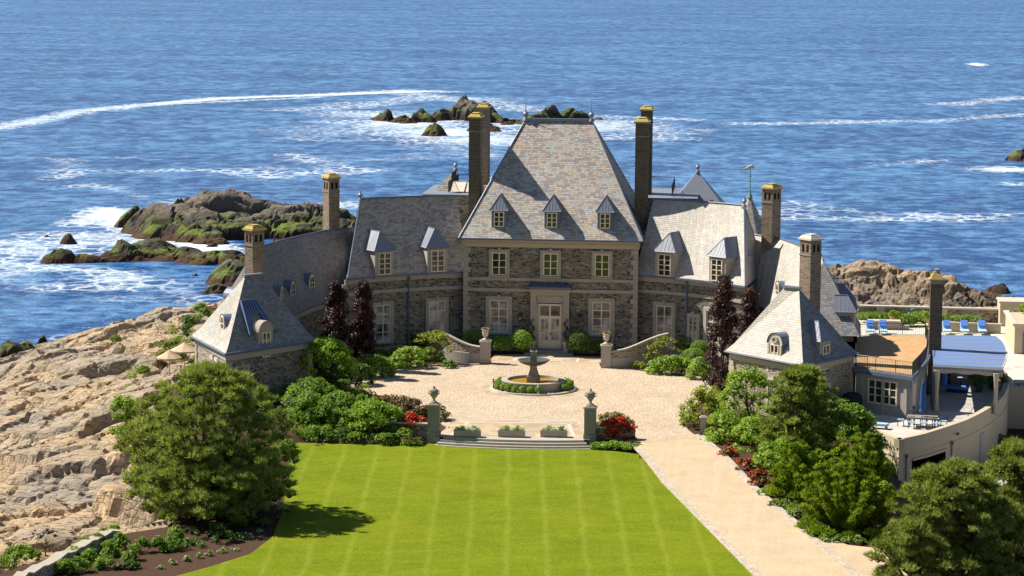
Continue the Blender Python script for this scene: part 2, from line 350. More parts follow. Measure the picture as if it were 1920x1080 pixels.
# shore rock
def rockmat(name, tan, grey, dark, algae_hi, tan_z0, tan_z1, wet_z=-7.3, algae=1.0):
    t = NT(name); g_ = t.geo(); z = t.xyz(g_)[2]
    gm = t.n('NewGeometry'); nrm = t.xyz(gm.outputs['Normal'])[2]
    big = t.noise(g_, .11, 5, .6); mid = t.noise(t.mapping(g_, (1, 1, 3), (0, .35, .6)), .55, 6, .68)
    mid2 = t.noise(t.mapping(g_, (1.2, .35, 2.5), (.3, .2, .9)), 1.6, 5, .7); fine = t.noise(g_, 6.5, 5, .7)
    base = t.ramp(mid, [(.30, tuple(x*.55 for x in tan)), (.44, tan), (.60, tuple(min(1, x*1.22) for x in tan)), (.75, tuple(x*.75 for x in tan))])
    base = t.mix(t.ramp(big, [(.44, 0), (.60, .75)]), base, (*grey, 1))
    base = t.mix(t.ramp(mid2, [(.54, 0), (.70, .55)]), base, (tan[0]*.62, tan[1]*.45, tan[2]*.33, 1))
    zz = t.math('ADD', z, t.math('MULTIPLY_ADD', big, 5.0, -2.5))
    base = t.mix(t.ramp(t.math('DIVIDE', t.math('SUBTRACT', zz, tan_z0), tan_z1-tan_z0), [(0, 1), (1, 0)]), base, t.ramp(mid, [(.35, tuple(x*.6 for x in dark)), (.55, dark), (.7, tuple(x*1.5 for x in dark))]))
    an = t.noise(g_, .28, 4, .65)
    az = t.math('MULTIPLY', t.ramp(t.math('SUBTRACT', z, -7.9), [(0, 0), (.12, 1)]), t.ramp(t.math('DIVIDE', t.math('SUBTRACT', z, -7.9), algae_hi), [(.45, 1), (1, 0)]))
    am = t.math('MULTIPLY', t.math('MULTIPLY', az, t.ramp(an, [(.44, 0), (.52, algae)])), t.ramp(nrm, [(.35, 0), (.7, 1)]))
    base = t.mix(am, base, t.ramp(fine, [(.3, (.05, .075, .012)), (.7, (.20, .25, .03))]))
    weed = t.ramp(t.math('SUBTRACT', z, wet_z), [(0, 1), (.6, 0)])
    base = t.mix(t.math('MULTIPLY', weed, .85), base, t.ramp(fine, [(.35, (.025, .012, .008)), (.7, (.11, .035, .018))]))
    h = t.math('ADD', t.math('MULTIPLY', mid, 1.0), t.math('MULTIPLY', fine, .25)); h = t.math('ADD', h, t.math('MULTIPLY', mid2, .5))
    vo = t.n('TexVoronoi', feature='DISTANCE_TO_EDGE'); vo.inputs['Scale'].default_value = .8
    nz = t.n('TexNoise'); nz.inputs['Scale'].default_value = 1.0; t.l(g_, nz.inputs['Vector'])
    t.l(t.mapping(t.mix(.25, g_, nz.outputs['Color'], 'LINEAR_LIGHT'), (.6, 1.5, 2.2), (0, .3, .7)), vo.inputs['Vector'])
    cr = t.ramp(vo.outputs['Distance'], [(0, 0), (.05, 1)])
    base = t.mix(t.math('MULTIPLY', t.math('SUBTRACT', 1.0, cr), .55), base, (.07, .05, .035, 1))
    t.bump(t.math('ADD', h, t.math('MULTIPLY', cr, .5)), .7, .22); M[name] = t.fin(base, .85, .25)
rockmat('shore_rock', (.42, .305, .18), (.27, .245, .205), (.09, .075, .06), 1.8, -8.0, -6.6, -7.5, .5)
rockmat('point_rock', (.40, .29, .175), (.15, .14, .125), (.06, .055, .048), 3.2, -3.2, .3, -7.6, .9)
rockmat('islet_rock', (.17, .14, .11), (.13, .115, .10), (.055, .045, .036), 3.4, -6.2, -4.2, -7.4, 1.0)
# sea
t = NT('sea_water'); g_ = t.geo(); sx = t.xyz(g_)
at_ = t.n('Attribute', attribute_name='foam'); fm = at_.outputs['Fac']
w1 = t.noise(t.mapping(g_, (.55, 1, 1), (0, 0, .25)), .10, 4, .6); w2 = t.noise(t.mapping(g_, (.6, 1, 1), (0, 0, -.3)), .42, 5, .65); w3 = t.noise(g_, 2.1, 3, .6)
w4 = t.noise(t.mapping(g_, (.45, .22, 1), (0, 0, .12)), .55, 5, .75)
hgt = t.math('ADD', t.math('MULTIPLY', w1, 1.6), t.math('ADD', t.math('MULTIPLY', w2, .8), t.math('MULTIPLY', w3, .16)))
nb = t.bump(hgt, 1.0, 1.35)
f1 = t.noise(t.mapping(g_, (.6, 1, 1), (0, 0, .1)), .33, 7, .72); f2 = t.noise(g_, 1.5, 5, .7); f3 = t.noise(g_, .05, 3, .5)
ff = t.math('ADD', t.math('MULTIPLY', f1, .65), t.math('MULTIPLY', f2, .35))
fo = t.ramp(t.math('ADD', ff, t.math('MULTIPLY_ADD', fm, .5, -.5)), [(.27, 0), (.47, 1)])
vo = t.n('TexVoronoi', feature='DISTANCE_TO_EDGE'); vo.inputs['Scale'].default_value = .42
wv_ = t.n('TexNoise'); wv_.inputs['Scale'].default_value = .5; wv_.inputs['Detail'].default_value = 4; t.l(g_, wv_.inputs['Vector'])
t.l(t.mapping(t.mix(.9, g_, wv_.outputs['Color'], 'LINEAR_LIGHT'), (.8, .55, 1)), vo.inputs['Vector'])
lace = t.math('MULTIPLY', t.ramp(vo.outputs['Distance'], [(.02, 1), (.16, 0)]), t.ramp(t.math('ADD', fm, t.math('MULTIPLY_ADD', f3, .9, -.45)), [(.30, 0), (.55, .85)]))
lace = t.math('MULTIPLY', lace, t.ramp(f2, [(.38, .2), (.55, 1)])); fo = t.math('MAXIMUM', fo, lace)
swell = t.ramp(t.noise(t.mapping(g_, (.35, 1, 1), (0, 0, .2)), .035, 3, .55), [(.38, 0), (.62, 1)])
deep = t.mix(t.ramp(t.noise(g_, .02, 3, .5), [(.35, 0), (.65, 1)]), (.006, .050, .20, 1), (.008, .075, .24, 1))
cw = t.math('ADD', t.math('MULTIPLY_ADD', swell, .05, -.02), t.math('ADD', t.math('MULTIPLY', w2, .5), t.math('MULTIPLY', w4, .5))); deep = t.mix(t.ramp(cw, [(.45, 0), (.60, 1)]), deep, (.11, .27, .52, 1))  # light and dark of the wavelets painted into the water colour, paler crests
turq = t.mix(t.ramp(fm, [(.45, 0), (.95, .5)]), deep, (.08, .30, .36, 1))
t.fin(t.mix(fo, turq, (.80, .84, .86, 1)), t.ramp(fo, [(0, .22), (1, .8)]), .17); t.p.inputs['IOR'].default_value = 1.33; M['sea_water'] = t.mat
t = NT('pool_water'); t.bump(t.noise(t.geo(), 6, 2), .2, .02); M['pool_water'] = t.fin((.42, .25, .03), .08, .4)
# foliage
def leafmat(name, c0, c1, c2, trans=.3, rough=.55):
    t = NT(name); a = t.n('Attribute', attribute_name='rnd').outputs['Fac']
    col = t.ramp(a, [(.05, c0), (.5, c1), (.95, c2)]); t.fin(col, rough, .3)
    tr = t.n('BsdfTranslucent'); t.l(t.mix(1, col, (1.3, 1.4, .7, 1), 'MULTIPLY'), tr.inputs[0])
    mx = t.n('MixShader'); mx.inputs[0].default_value = trans; t.l(t.p.outputs[0], mx.inputs[1]); t.l(tr.outputs[0], mx.inputs[2]); t.l(mx.outputs[0], t.out.inputs[0])
    M[name] = t.mat
leafmat('pine_leaf', (0.102, 0.124, 0.026), (0.228, 0.278, 0.058), (0.388, 0.420, 0.128), .4)
leafmat('juniper_leaf', (0.074, 0.121, 0.008), (0.200, 0.284, 0.017), (0.378, 0.441, 0.042), .4)
leafmat('dark_leaf', (0.039, 0.078, 0.013), (0.091, 0.163, 0.023), (0.169, 0.260, 0.039), .35)
leafmat('mid_leaf', (0.072, 0.144, 0.012), (0.168, 0.276, 0.024), (0.300, 0.408, 0.054), .4)
leafmat('bright_leaf', (0.110, 0.198, 0.013), (0.242, 0.374, 0.022), (0.396, 0.506, 0.055), .35)
leafmat('maple_leaf', (.14, .17, .012), (.28, .33, .025), (.42, .42, .05), .35)
leafmat('beech_leaf', (.020, .009, .010), (.05, .018, .019), (.13, .05, .042), .2, .4)
leafmat('box_leaf', (0.105, 0.194, 0.018), (0.229, 0.369, 0.026), (0.386, 0.562, 0.053), .25)
leafmat('spirea_leaf', (.10, .13, .03), (.22, .20, .06), (.42, .24, .18), .3)
leafmat('rust_leaf', (.10, .06, .03), (.20, .11, .05), (.16, .16, .05), .3)
leafmat('red_petal', (.35, .008, .010), (.62, .015, .02), (.75, .05, .05), .2)
leafmat('white_petal', (.55, .55, .42), (.72, .74, .62), (.8, .8, .75), .3)
leafmat('pink_petal', (.55, .30, .32), (.70, .50, .50), (.8, .7, .66), .3)
leafmat('ivory_leaf', (.30, .42, .26), (.55, .62, .48), (.70, .72, .62), .3)
leafmat('topiary_leaf', (.03, .02, .008), (.045, .045, .012), (.06, .08, .02), .2)
M['petal_cycle'] = M['pink_petal']
# ------------------------------------------------------------------ terrain helpers
def hash2(ix, iy, s):
    a = np.sin(ix*127.1+iy*311.7+s*74.7)*43758.5453
    return a-np.floor(a)
def vnoise(x, y, sc, seed):
    x = x/sc; y = y/sc; ix = np.floor(x); iy = np.floor(y); fx = x-ix; fy = y-iy
    fx = fx*fx*(3-2*fx); fy = fy*fy*(3-2*fy)
    a = hash2(ix, iy, seed); b = hash2(ix+1, iy, seed); c = hash2(ix, iy+1, seed); d = hash2(ix+1, iy+1, seed)
    return (a*(1-fx)+b*fx)*(1-fy)+(c*(1-fx)+d*fx)*fy*1.0
def fbm(x, y, sc, seed, o=4):
    r = 0; a = 1; t = 0
    for k in range(o): r = r+a*vnoise(x, y, sc/2**k, seed+k*3.1); t += a; a *= .5
    return r/t
def slabs(x, y, sc, an, ang, seed, tilt=.8):
    "tilted blocks: every cell of a jittered grid is a plane of its own height and slope, with a crack between"
    c, s = math.cos(ang), math.sin(ang); u = (x*c+y*s)/(sc*an); v = (-x*s+y*c)/sc
    iu = np.floor(u); iv = np.floor(v); b1 = np.full(u.shape, 9e9); b2 = np.full(u.shape, 9e9); H = np.zeros(u.shape)
    for di in (-1, 0, 1):
        for dj in (-1, 0, 1):
            cu = iu+di; cv = iv+dj; pu = cu+.1+.8*hash2(cu, cv, seed); pv = cv+.1+.8*hash2(cu, cv, seed+5)
            du = u-pu; dv = v-pv; d = du*du+dv*dv
            h = (hash2(cu, cv, seed+9)-.5)+tilt*((hash2(cu, cv, seed+13)-.35)*dv+(hash2(cu, cv, seed+17)-.5)*du)
            nb = d < b1; b2 = np.where(nb, b1, np.minimum(b2, d)); H = np.where(nb, h, H); b1 = np.where(nb, d, b1)
    return H, np.sqrt(b2)-np.sqrt(b1)
def blur(h):
    k = np.pad(h, 1, mode='edge'); return (k[:-2, 1:-1]+k[2:, 1:-1]+k[1:-1, :-2]+k[1:-1, 2:]+2*k[1:-1, 1:-1])/6
def rockify(x, y, big=1.0, ang=.5, seed=1):
    wx = x+2.2*(fbm(x, y, 5, seed+40)-.5); wy = y+2.2*(fbm(x, y, 5, seed+50)-.5)
    a, ea = slabs(wx, wy, 6.5, 1.7, ang, seed); b, eb = slabs(wx, wy, 2.4, 1.9, ang+.15, seed+2); c, ec = slabs(wx, wy, .95, 1.6, ang-.2, seed+4)
    h = (a*2.1*big if big > 1.3 else blur(a*2.1*big))+blur(b*.75*big)+c*.16
    h -= .8*np.exp(-(ea/.06)**2)*big*.6+.35*np.exp(-(eb/.09)**2)
    return h+.35*(fbm(x, y, 2.2, seed+60)-.5)
def field(cp, x, y, sig):
    n = 0; d = 1e-12
    for cx, cy, cz in cp:
        w = np.exp(-((x-cx)**2+(y-cy)**2)/(2*sig*sig))+1e-9/((x-cx)**2+(y-cy)**2+1); n = n+w*cz; d = d+w
    return n/d
def grid_mesh(name, X, Y, Z, mat, smooth=False, keep=None, **props):
    ny, nx = X.shape; co = np.stack([X, Y, Z], -1).reshape(-1, 3).astype(np.float32)
    i = np.arange(nx*ny).reshape(ny, nx); q = np.stack([i[:-1, :-1], i[:-1, 1:], i[1:, 1:], i[1:, :-1]], -1).reshape(-1, 4)
    if keep is not None:
        kk = keep.reshape(-1); q = q[kk[q].any(1)]
    me = bpy.data.meshes.new(name); me.vertices.add(len(co)); me.vertices.foreach_set('co', co.ravel())
    me.loops.add(q.size); me.loops.foreach_set('vertex_index', q.ravel().astype(np.int32))
    me.polygons.add(len(q)); me.polygons.foreach_set('loop_start', np.arange(0, q.size, 4, dtype=np.int32))
    me.polygons.foreach_set('loop_total', np.full(len(q), 4, dtype=np.int32))
    me.polygons.foreach_set('use_smooth', np.full(len(q), smooth)); me.materials.append(mat); me.update(calc_edges=True)
    o = bpy.data.objects.new(name, me); SC.collection.objects.link(o)
    for k, v in props.items(): o[k] = v
    return o

# ------------------------------------------------------------------ sea
def foam_field(x, y):
    f = np.zeros(x.shape)
    def line(pts, w, s, z=SEA):
        w = w*1.15
        nonlocal f
        P = [G(px, py, z)[:2] for px, py in pts]; best = np.full(x.shape, 1e9)
        for a, b in zip(P[:-1], P[1:]):
            d = b-a; L = d@d; t_ = np.clip(((x-a[0])*d[0]+(y-a[1])*d[1])/L, 0, 1)
            best = np.minimum(best, np.hypot(x-a[0]-t_*d[0], (y-a[1]-t_*d[1])))
        f = np.maximum(f, s*np.exp(-(best/w)**2))
    def blob(px, py, rx, ry, s):
        nonlocal f
        c = G(px, py, SEA); f = np.maximum(f, s*np.exp(-((x-c[0])/rx)**2-((y-c[1])/ry)**2))
    line([(-40, 245), (60, 228), (160, 207), (300, 194), (420, 184), (600, 178), (760, 170), (840, 172)], 6.5, .72)
    line([(300, 194), (420, 184), (600, 178), (800, 171)], 4, 1.0)
    line([(120, 212), (300, 196), (600, 182)], 2.2, .8)
    line([(560, 205), (660, 200), (800, 183), (900, 186), (980, 205)], 12, .55); line([(780, 175), (870, 190)], 10, .6)
    blob(760, 232, 22, 38, .78); blob(830, 248, 22, 30, .84); blob(900, 262, 20, 30, .78); blob(960, 232, 22, 25, .75); blob(700, 215, 18, 24, .7)
    blob(1120, 236, 16, 34, .78); blob(1180, 240, 14, 30, .62); blob(1240, 250, 14, 8, .62); line([(1130, 217), (1300, 224)], 5, .6); blob(880, 285, 16, 26, .55)
    line([(1395, 232), (1560, 230), (1680, 227)], 6, .62); line([(1740, 228), (1925, 214)], 7, .56); line([(1780, 195), (1925, 182)], 8, .58)
    blob(1832, 121, 3.5, 16, 1.2); line([(1560, 318), (1640, 310), (1750, 300)], 5, .42); line([(1500, 410), (1700, 412), (1900, 402)], 6, .56); line([(1480, 380), (1650, 400)], 4, .46)
    blob(1890, 318, 9, 9, .9); blob(1900, 345, 5, 6, .7); line([(1560, 225), (1700, 235)], 8, .35)
    line([(200, 395), (230, 420), (300, 440), (380, 460), (400, 470)], 5.0, 1.0); blob(190, 405, 5, 14, .95); line([(150, 420), (190, 390)], 4, .7)
    line([(0, 455), (100, 460), (200, 450), (330, 445)], 7.5, .68); line([(0, 490), (60, 500), (200, 510), (260, 540)], 6, .66); line([(0, 520), (90, 540)], 7, .5)
    line([(180, 520), (300, 530), (380, 560), (300, 600)], 6, .5); line([(200, 560), (210, 600)], 3, .4)
    line([(130, 300), (120, 330), (100, 335)], 5, .5); line([(250, 322), (350, 318), (430, 322), (520, 333)], 5, .5); line([(540, 290), (580, 300), (640, 312), (700, 320)], 6, .52); line([(440, 318), (540, 330)], 4, .5)
    line([(130, 350), (170, 345), (260, 368)], 4, .46); line([(640, 380), (660, 388)], 4, .6); line([(60, 297), (200, 295), (450, 305)], 4, .33); line([(600, 340), (660, 300), (850, 295)], 6, .38)
    line([(0, 600), (200, 615), (350, 590)], 3, .36); line([(0, 660), (80, 640), (160, 620)], 2.5, .42)
    blob(60, 470, 12, 14, .70); blob(150, 445, 16, 10, .72); blob(270, 455, 12, 5, .85); blob(20, 510, 8, 10, .62); blob(120, 540, 14, 8, .55); blob(260, 560, 14, 12, .50); blob(640, 240, 30, 50, .52); blob(1190, 250, 22, 40, .55); blob(980, 330, 26, 24, .46); blob(1800, 408, 18, 12, .55)
    blob(500, 320, 26, 14, .42); blob(640, 325, 20, 14, .48); blob(100, 320, 16, 14, .42); blob(350, 380, 14, 8, .5); blob(1500, 395, 26, 16, .4)
    return f
def build_sea():
    ys = [-120.0]
    while ys[-1] < 9000: ys.append(ys[-1]+max(1.6, (ys[-1]+226)*.006 if ys[-1] < 900 else (ys[-1])*.05))
    ys = np.array(ys)
    xs = np.concatenate([np.linspace(-5000, -420, 12), np.arange(-400, 240, 1.9), np.linspace(250, 5000, 12)])
    X, Y = np.meshgrid(xs, ys); Z = np.full(X.shape, SEA)
    o = grid_mesh('sea', X, Y, Z, M['sea_water'], True, kind='structure')
    a = o.data.attributes.new('foam', 'FLOAT', 'POINT'); a.data.foreach_set('value', foam_field(X, Y).ravel().astype(np.float32))
build_sea()

# ------------------------------------------------------------------ rocks
def P2(px, py, z): p = G(px, py, z); return (p[0], p[1], z)
crest = [(-63, -90, -6.0), (-61, -60, -5.9), (-59, -35, -5.9), (-57.5, -12, -5.6), (-56, 8, -5.1), (-53.5, 25, -4.5), (-50.5, 42, -4.1), (-46, 56, -3.8), (-39, 66, -3.6), (-32, 69, -3.6)]
cp = list(crest)
for i, (cx, cy, cz) in enumerate(crest):
    cp.append((cx-(7 if i < 7 else 5), cy+(0 if i < 5 else 7), -9.6)); cp.append((cx-14 if i < 7 else cx-8, cy+(0 if i < 5 else 14), -12))
cp += [(-22, -95, -2.2), (-23, -80, -2.0), (-22, -68, -1.9), (-19, -62, -1.3), (-19.5, -52, -1.2), (-23, -46, -1.5), (-25, -57, -2.0), (-28, -42, -1.9), (-30, -25, -1.4), (-31, -8, -1.3), (-32, 8, -1.5), (-32, 22, -1.8), (-30, 38, -2.4), (-29, 52, -3.0),
       (-42, -85, -4.5), (-40, -68, -4.1), (-38, -52, -3.6), (-30, -60, -2.7), (-30, -48, -2.7), (-42, -36, -4.6), (-43, -20, -3.7), (-42, -4, -3.3), (-42, 12, -3.2), (-41, 26, -3.1), (-38, 40, -3.2), (-50, -60, -5.8), (-50, -25, -5.2),
       (-12, -60, -2.2), (-10, -20, -4), (-10, 10, -4), (-18, 35, -2.5), (-18, 55, -6), (-18, 75, -11), (-25, 80, -11), (-36, 78, -11), (0, 35, -2.5), (0, 55, -6.5), (0, 75, -11)]
def build_shore():
    xs = np.arange(-78, -14, .30); ys = np.arange(-92, 84, .34); X, Y = np.meshgrid(xs, ys)
    B = field(cp, X, Y, 6.2); r = rockify(X, Y, .8, 1.15, 3)
    Z = B+r*np.clip((B+11)/4, .3, 1)
    # a gully of pale cobbles that runs down from the left edge, as in the photograph
    keep = (B > -9.6) & ~((X > -16.5) & (Y < 22) & (Y > -69)) & ~((X > -26) & (Y < 20) & (Y > -36))
    grid_mesh('rocky_shore', X, Y, Z, M['shore_rock'], keep=keep, kind='structure')
build_shore()
def build_point():
    xs = np.arange(18, 75, .30); ys = np.arange(24.4, 104, .34); X, Y = np.meshgrid(xs, ys)
    c = [(22, 26, -1.2), (30, 26, -.9), (40, 26, -1.0), (50, 26, .2), (60, 27, 1.6), (24, 45, -.2), (27, 60, 1.1), (30, 75, -1.5), (28, 88, -6), (20, 75, -4), (36, 58, -.2), (42, 62, -1.3), (36, 42, -1.6), (46, 45, -4.0), (47, 60, -3.0), (50, 70, -6.0), (40, 78, -5), (54, 55, -8.5),
         (47, 30, .9), (53, 35, 2.6), (60, 36, 4.0), (46, 41, -3.0), (66, 36, 4.5), (64, 46, -2.5), (70, 50, -4), (60, 55, -10), (70, 64, -11), (60, 80, -12), (45, 90, -12), (30, 102, -12), (18, 95, -12), (18, 60, -3), (18, 40, -2)]
    B = field(c, X, Y, 5.0); r = rockify(X, Y, 1.32, -.5, 11)*1.15+rockify(X*2.1, Y*2.1, 1.32, .4, 15)*.38; Z = B-.2+r*np.clip((B+11)/4, .3, 1)
    grid_mesh('rocky_point', X, Y, Z, M['point_rock'], keep=(B > -9.6), kind='structure')
build_point()
def islet(label, bumps, seed, res=.5, pad=9, big=1.0, ang=.3, hs=.82):
    "bumps: (px, py at the waterline, half width, half depth, height) turned into ground places"
    C = [(G(px, py, SEA)[0], G(px, py, SEA)[1], rx, ry, h) for px, py, rx, ry, h in bumps]
    x0 = min(c[0]-c[2] for c in C)-pad; x1 = max(c[0]+c[2] for c in C)+pad; y0 = min(c[1]-c[3] for c in C)-pad; y1 = max(c[1]+c[3] for c in C)+pad
    X, Y = np.meshgrid(np.arange(x0, x1, res), np.arange(y0, y1, res*1.2)); S_ = np.full(X.shape, math.exp(-20/3))
    for cx, cy, rx, ry, h in C:
        d = ((X-cx)/(rx*1.35))**2+((Y-cy)/(ry*1.2))**2; S_ = S_+np.exp(5*(-4+(h*hs+4)*np.exp(-d*.9))/3)
    Z = np.log(S_)*3/5; Z = Z+1.6*big*(fbm(X, Y, 7, seed+80)-.5)
    r = rockify(X, Y, big, ang, seed); k = np.clip((Z+3)/3, 0, 1); Z2 = SEA+Z+r*(.35+.85*k)
    o = grid_mesh('rock_islet', X, Y, Z2, M['islet_rock'], keep=(Z > -2.6), label=label, category='rock', group='rock islets in the surf')
islet('long dark islet with green weed in white surf behind the main roof', [(695, 222, 2.4, 3, 1.2), (716, 223, 3.2, 5, 2.6), (740, 226, 3, 4, 1.6), (770, 230, 4.5, 6, 2.8), (800, 228, 4.5, 6, 3.6), (830, 224, 4.5, 7, 5.8), (862, 222, 5, 7, 6.6), (892, 224, 5, 7, 5.4), (925, 228, 5, 6, 4.6), (955, 232, 5, 6, 4.0), (985, 232, 5, 6, 4.4), (1010, 230, 5, 6, 5.0), (1032, 226, 4, 5, 4.2), (1074, 224, 4.0, 5, 4.6), (1092, 224, 3, 4, 3.4), (1122, 224, 3, 3, 1.2), (930, 246, 6, 4, 1.8)], 21, .5, 9, 1.6, .9, hs=.62)
islet('small rounded rock with a green cap in the surf below the long islet', [(812, 254, 3.0, 3.5, 2.0)], 23, .4, 6, .6)
islet('big grey brown rocky headland in the surf behind the left gallery', [(262, 420, 3.2, 7, 2.6), (320, 425, 5, 12, 5.5), (380, 430, 6, 14, 6.0), (440, 428, 6, 14, 5.4), (500, 430, 6, 14, 4.2), (560, 436, 6, 12, 3.0), (600, 430, 6, 14, 3.0), (470, 455, 9, 8, 1.8), (560, 462, 9, 8, 1.8), (400, 448, 5, 6, 1.6), (640, 440, 6, 12, 2.4)], 31, .38, 9, 1.45, .25, hs=.66)
islet('low rock shelf covered in bright green weed left of the nearest chimney', [(110, 492, 3.2, 2.6, 1.2), (165, 490, 4.2, 3.2, 1.6), (220, 486, 4.4, 4, 2.6), (285, 482, 5, 4.5, 2.8), (345, 486, 4.5, 4.5, 2.0), (400, 492, 5, 4.5, 1.6), (440, 490, 4, 4, 1.4)], 41, .36, 7, .65, .2)
islet('low weedy rocks close behind the left corner pavilion', [(440, 530, 3.5, 5, 2.6), (410, 548, 3.0, 4, 1.4)], 43, .4, 6, .7)
islet('small flat dark rock awash left of the left corner pavilion', [(368, 517, 1.7, 1.6, .9)], 47, .3, 4, .3)
islet('tiny dark rock awash far left of the weedy shelf', [(90, 444, 1.5, 1.5, .8)], 49, .3, 4, .3)
islet('tiny green topped rock beside the weedy shelf', [(128, 457, 1.7, 1.5, 1.0)], 51, .3, 4, .3)
islet('dark wave washed rock at the right edge of the sea', [(1915, 300, 3.5, 4, 2.0)], 53, .4, 5, .6)
islet('dark seaweed covered rocks at the foot of the shore on the left edge', [(20, 672, 2.6, 3, 1.9), (50, 665, 1.8, 2.4, 1.5), (15, 692, 2.4, 2.6, 1.8), (78, 648, .9, 1.4, 1.3)], 57, .25, 4, .5)
islet('two dark rounded rocks in the water at the far end of the rocky point', [(1872, 548, 2.4, 3, 1.4)], 59, .3, 4, .4)

# ------------------------------------------------------------------ ground, lawn, drive, courtyard
def sstep(a, b, v): k = np.clip((v-a)/(b-a), 0, 1); return k*k*(3-2*k)
DL0, DL1 = G(1196, 846, -.3)[:2], G(1423, 1080, -.5)[:2]; DR0, DR1 = G(1312, 822, -.2)[:2], G(1607, 1080, -.5)[:2]
def drive_z(y): return -.006-.474*sstep(-43.5, -56, y)
def Hs(x, y):
    z = np.where(y > np.where(abs(x-.5) < 6.2, -40.4, -42.0), -.06, -.56)+0*x
    dx = DR0[0]+(y-DR0[1])*(DR1[0]-DR0[0])/(DR1[1]-DR0[1])           # right edge of the drive
    e = sstep(0, 1, (x-dx+6)/2); xl = DL0[0]+(y-DL0[1])*(DL1[0]-DL0[0])/(DL1[1]-DL0[1]); z = np.where((y < -38) & (x > xl+.25), drive_z(y)-.06, z)
    fall = sstep(24.8, 29.0, x)*sstep(-37, -41.5, y); z = z-3.0*fall*(x > dx+.5)
    z = np.where(x > 26.5, np.where(y > -41, np.minimum(z, -3.26), z), z)
    return z
gx = np.arange(-34, 70, .5); gy = np.arange(-125, 24, .5); X, Y = np.meshgrid(gx, gy)
Z = Hs(X, Y)
wl = np.interp(Y, [-125, -84, -73, -70, -60, -48, -38, -28, -12, 8, 24], [-30, -25.2, -20.9, -18.2, -17.6, -18.8, -22.0, -27.6, -28.5, -28.0, -20])
Z = np.where(X < wl, Z-1.4*np.clip((wl-X)/1.0, 0, 4), Z)
Z = np.where((Y > 14), Z-(Y-14)*.5, Z)
grid_mesh('garden_ground', X, Y, Z, M['soil'], kind='structure')
def sheet(name, pts, z, mat, zf=None, kind='structure', t=.0):
    b = MB()
    b.poly([V(p[0], p[1], z if zf is None else zf(p[1])) for p in pts]); return b.build(name, mat, kind=kind)
# lawn, subdivided sheet with a slightly uneven surface
lawn_px = [(1108, 830), (800, 826), (796, 834), (745, 834), (700, 826), (620, 822), (562, 824), (545, 842), (540, 900), (528, 960), (512, 1005), (470, 1038), (395, 1062), (315, 1084), (200, 1112)]
LP = [G(a, b, -.5)[:2] for a, b in lawn_px]+[V(-22, -120), V(30, -120)]
dl = DL1-DL0; LP += [DL0+dl*2.05, DL0, G(1112, 841, -.5)[:2]]
def resample(P, n):
    P = [np.asarray(p, float) for p in P]; d = [0]
    for a, b in zip(P[:-1], P[1:]): d.append(d[-1]+np.linalg.norm(b-a))
    u = np.linspace(0, d[-1], n); A = np.array(P)
    return [np.array([np.interp(k, d, A[:, j]) for j in range(A.shape[1])]) for k in u]
def flat_poly(name, pts, z, mat, kind='structure', **kw):
    b = MB(); b.poly([V(p[0], p[1], z) for p in pts]); o = b.build(name, mat, kind=kind, **kw); return o
flat_poly('lawn', LP, -.50, M['grass'])
# short grass blades over the lawn, densest where it is nearest
def inpoly(x, y, P):
    r = np.zeros(x.shape, bool); j = len(P)-1
    for i in range(len(P)):
        xi, yi = P[i][0], P[i][1]; xj, yj = P[j][0], P[j][1]
        r ^= ((yi > y) != (yj > y)) & (x < (xj-xi)*(y-yi)/(yj-yi+1e-12)+xi); j = i
    return r
# drive
def along(a, b, t_): return a+(b-a)*t_
ts = np.linspace(0, 2.0, 30)
LL = [along(DL0, DL1, k) for k in ts]; RR = [along(DR0, DR1, k) for k in ts]
top_l = G(1206, 828, -.02)[:2]
b = MB(); b.strip([V(p[0], p[1], drive_z(p[1])) for p in [top_l+V(0, 1.2)]+LL], [V(p[0], p[1], drive_z(p[1])) for p in [G(1310, 820, -.02)[:2]+V(0, 1.2)]+RR], flip=False)
b.build('driveway', M['gravel'], kind='structure')
def kerb(name, L, off, w, dz):
    b = MB(); A = [];
    for i, p in enumerate(L):
        d = unit(L[min(i+1, len(L)-1)]-L[max(i-1, 0)]); n_ = V(-d[1], d[0]); A.append((p+n_*off, p+n_*(off+w)))
    I = [V(a[0], a[1], drive_z(a[1])+dz) for a, c in A]; O = [V(c[0], c[1], drive_z(c[1])+dz) for a, c in A]
    b.strip(I, O); b.strip([p-V(0, 0, .12) for p in I], I); b.strip(O, [p-V(0, 0, .3) for p in O])
    return b.build(name, M['kerb_setts'], kind='structure')
kerb('drive_kerb', [np.asarray(p) for p in LL], -.30, .55, .03); kerb('drive_kerb', [np.asarray(p) for p in RR], -.25, .55, .03)
# gravel fork that leaves the drive towards the garage
FK = [G(1470, 960, -.5)[:2]]+[G(a, b_, -.5)[:2] for a, b_ in [(1535, 1003), (1590, 1022), (1660, 1030), (1730, 1050), (1760, 1120), (1650, 1150), (1607, 1080)]]
flat_poly('gravel_fork', FK, -.484, M['gravel'])
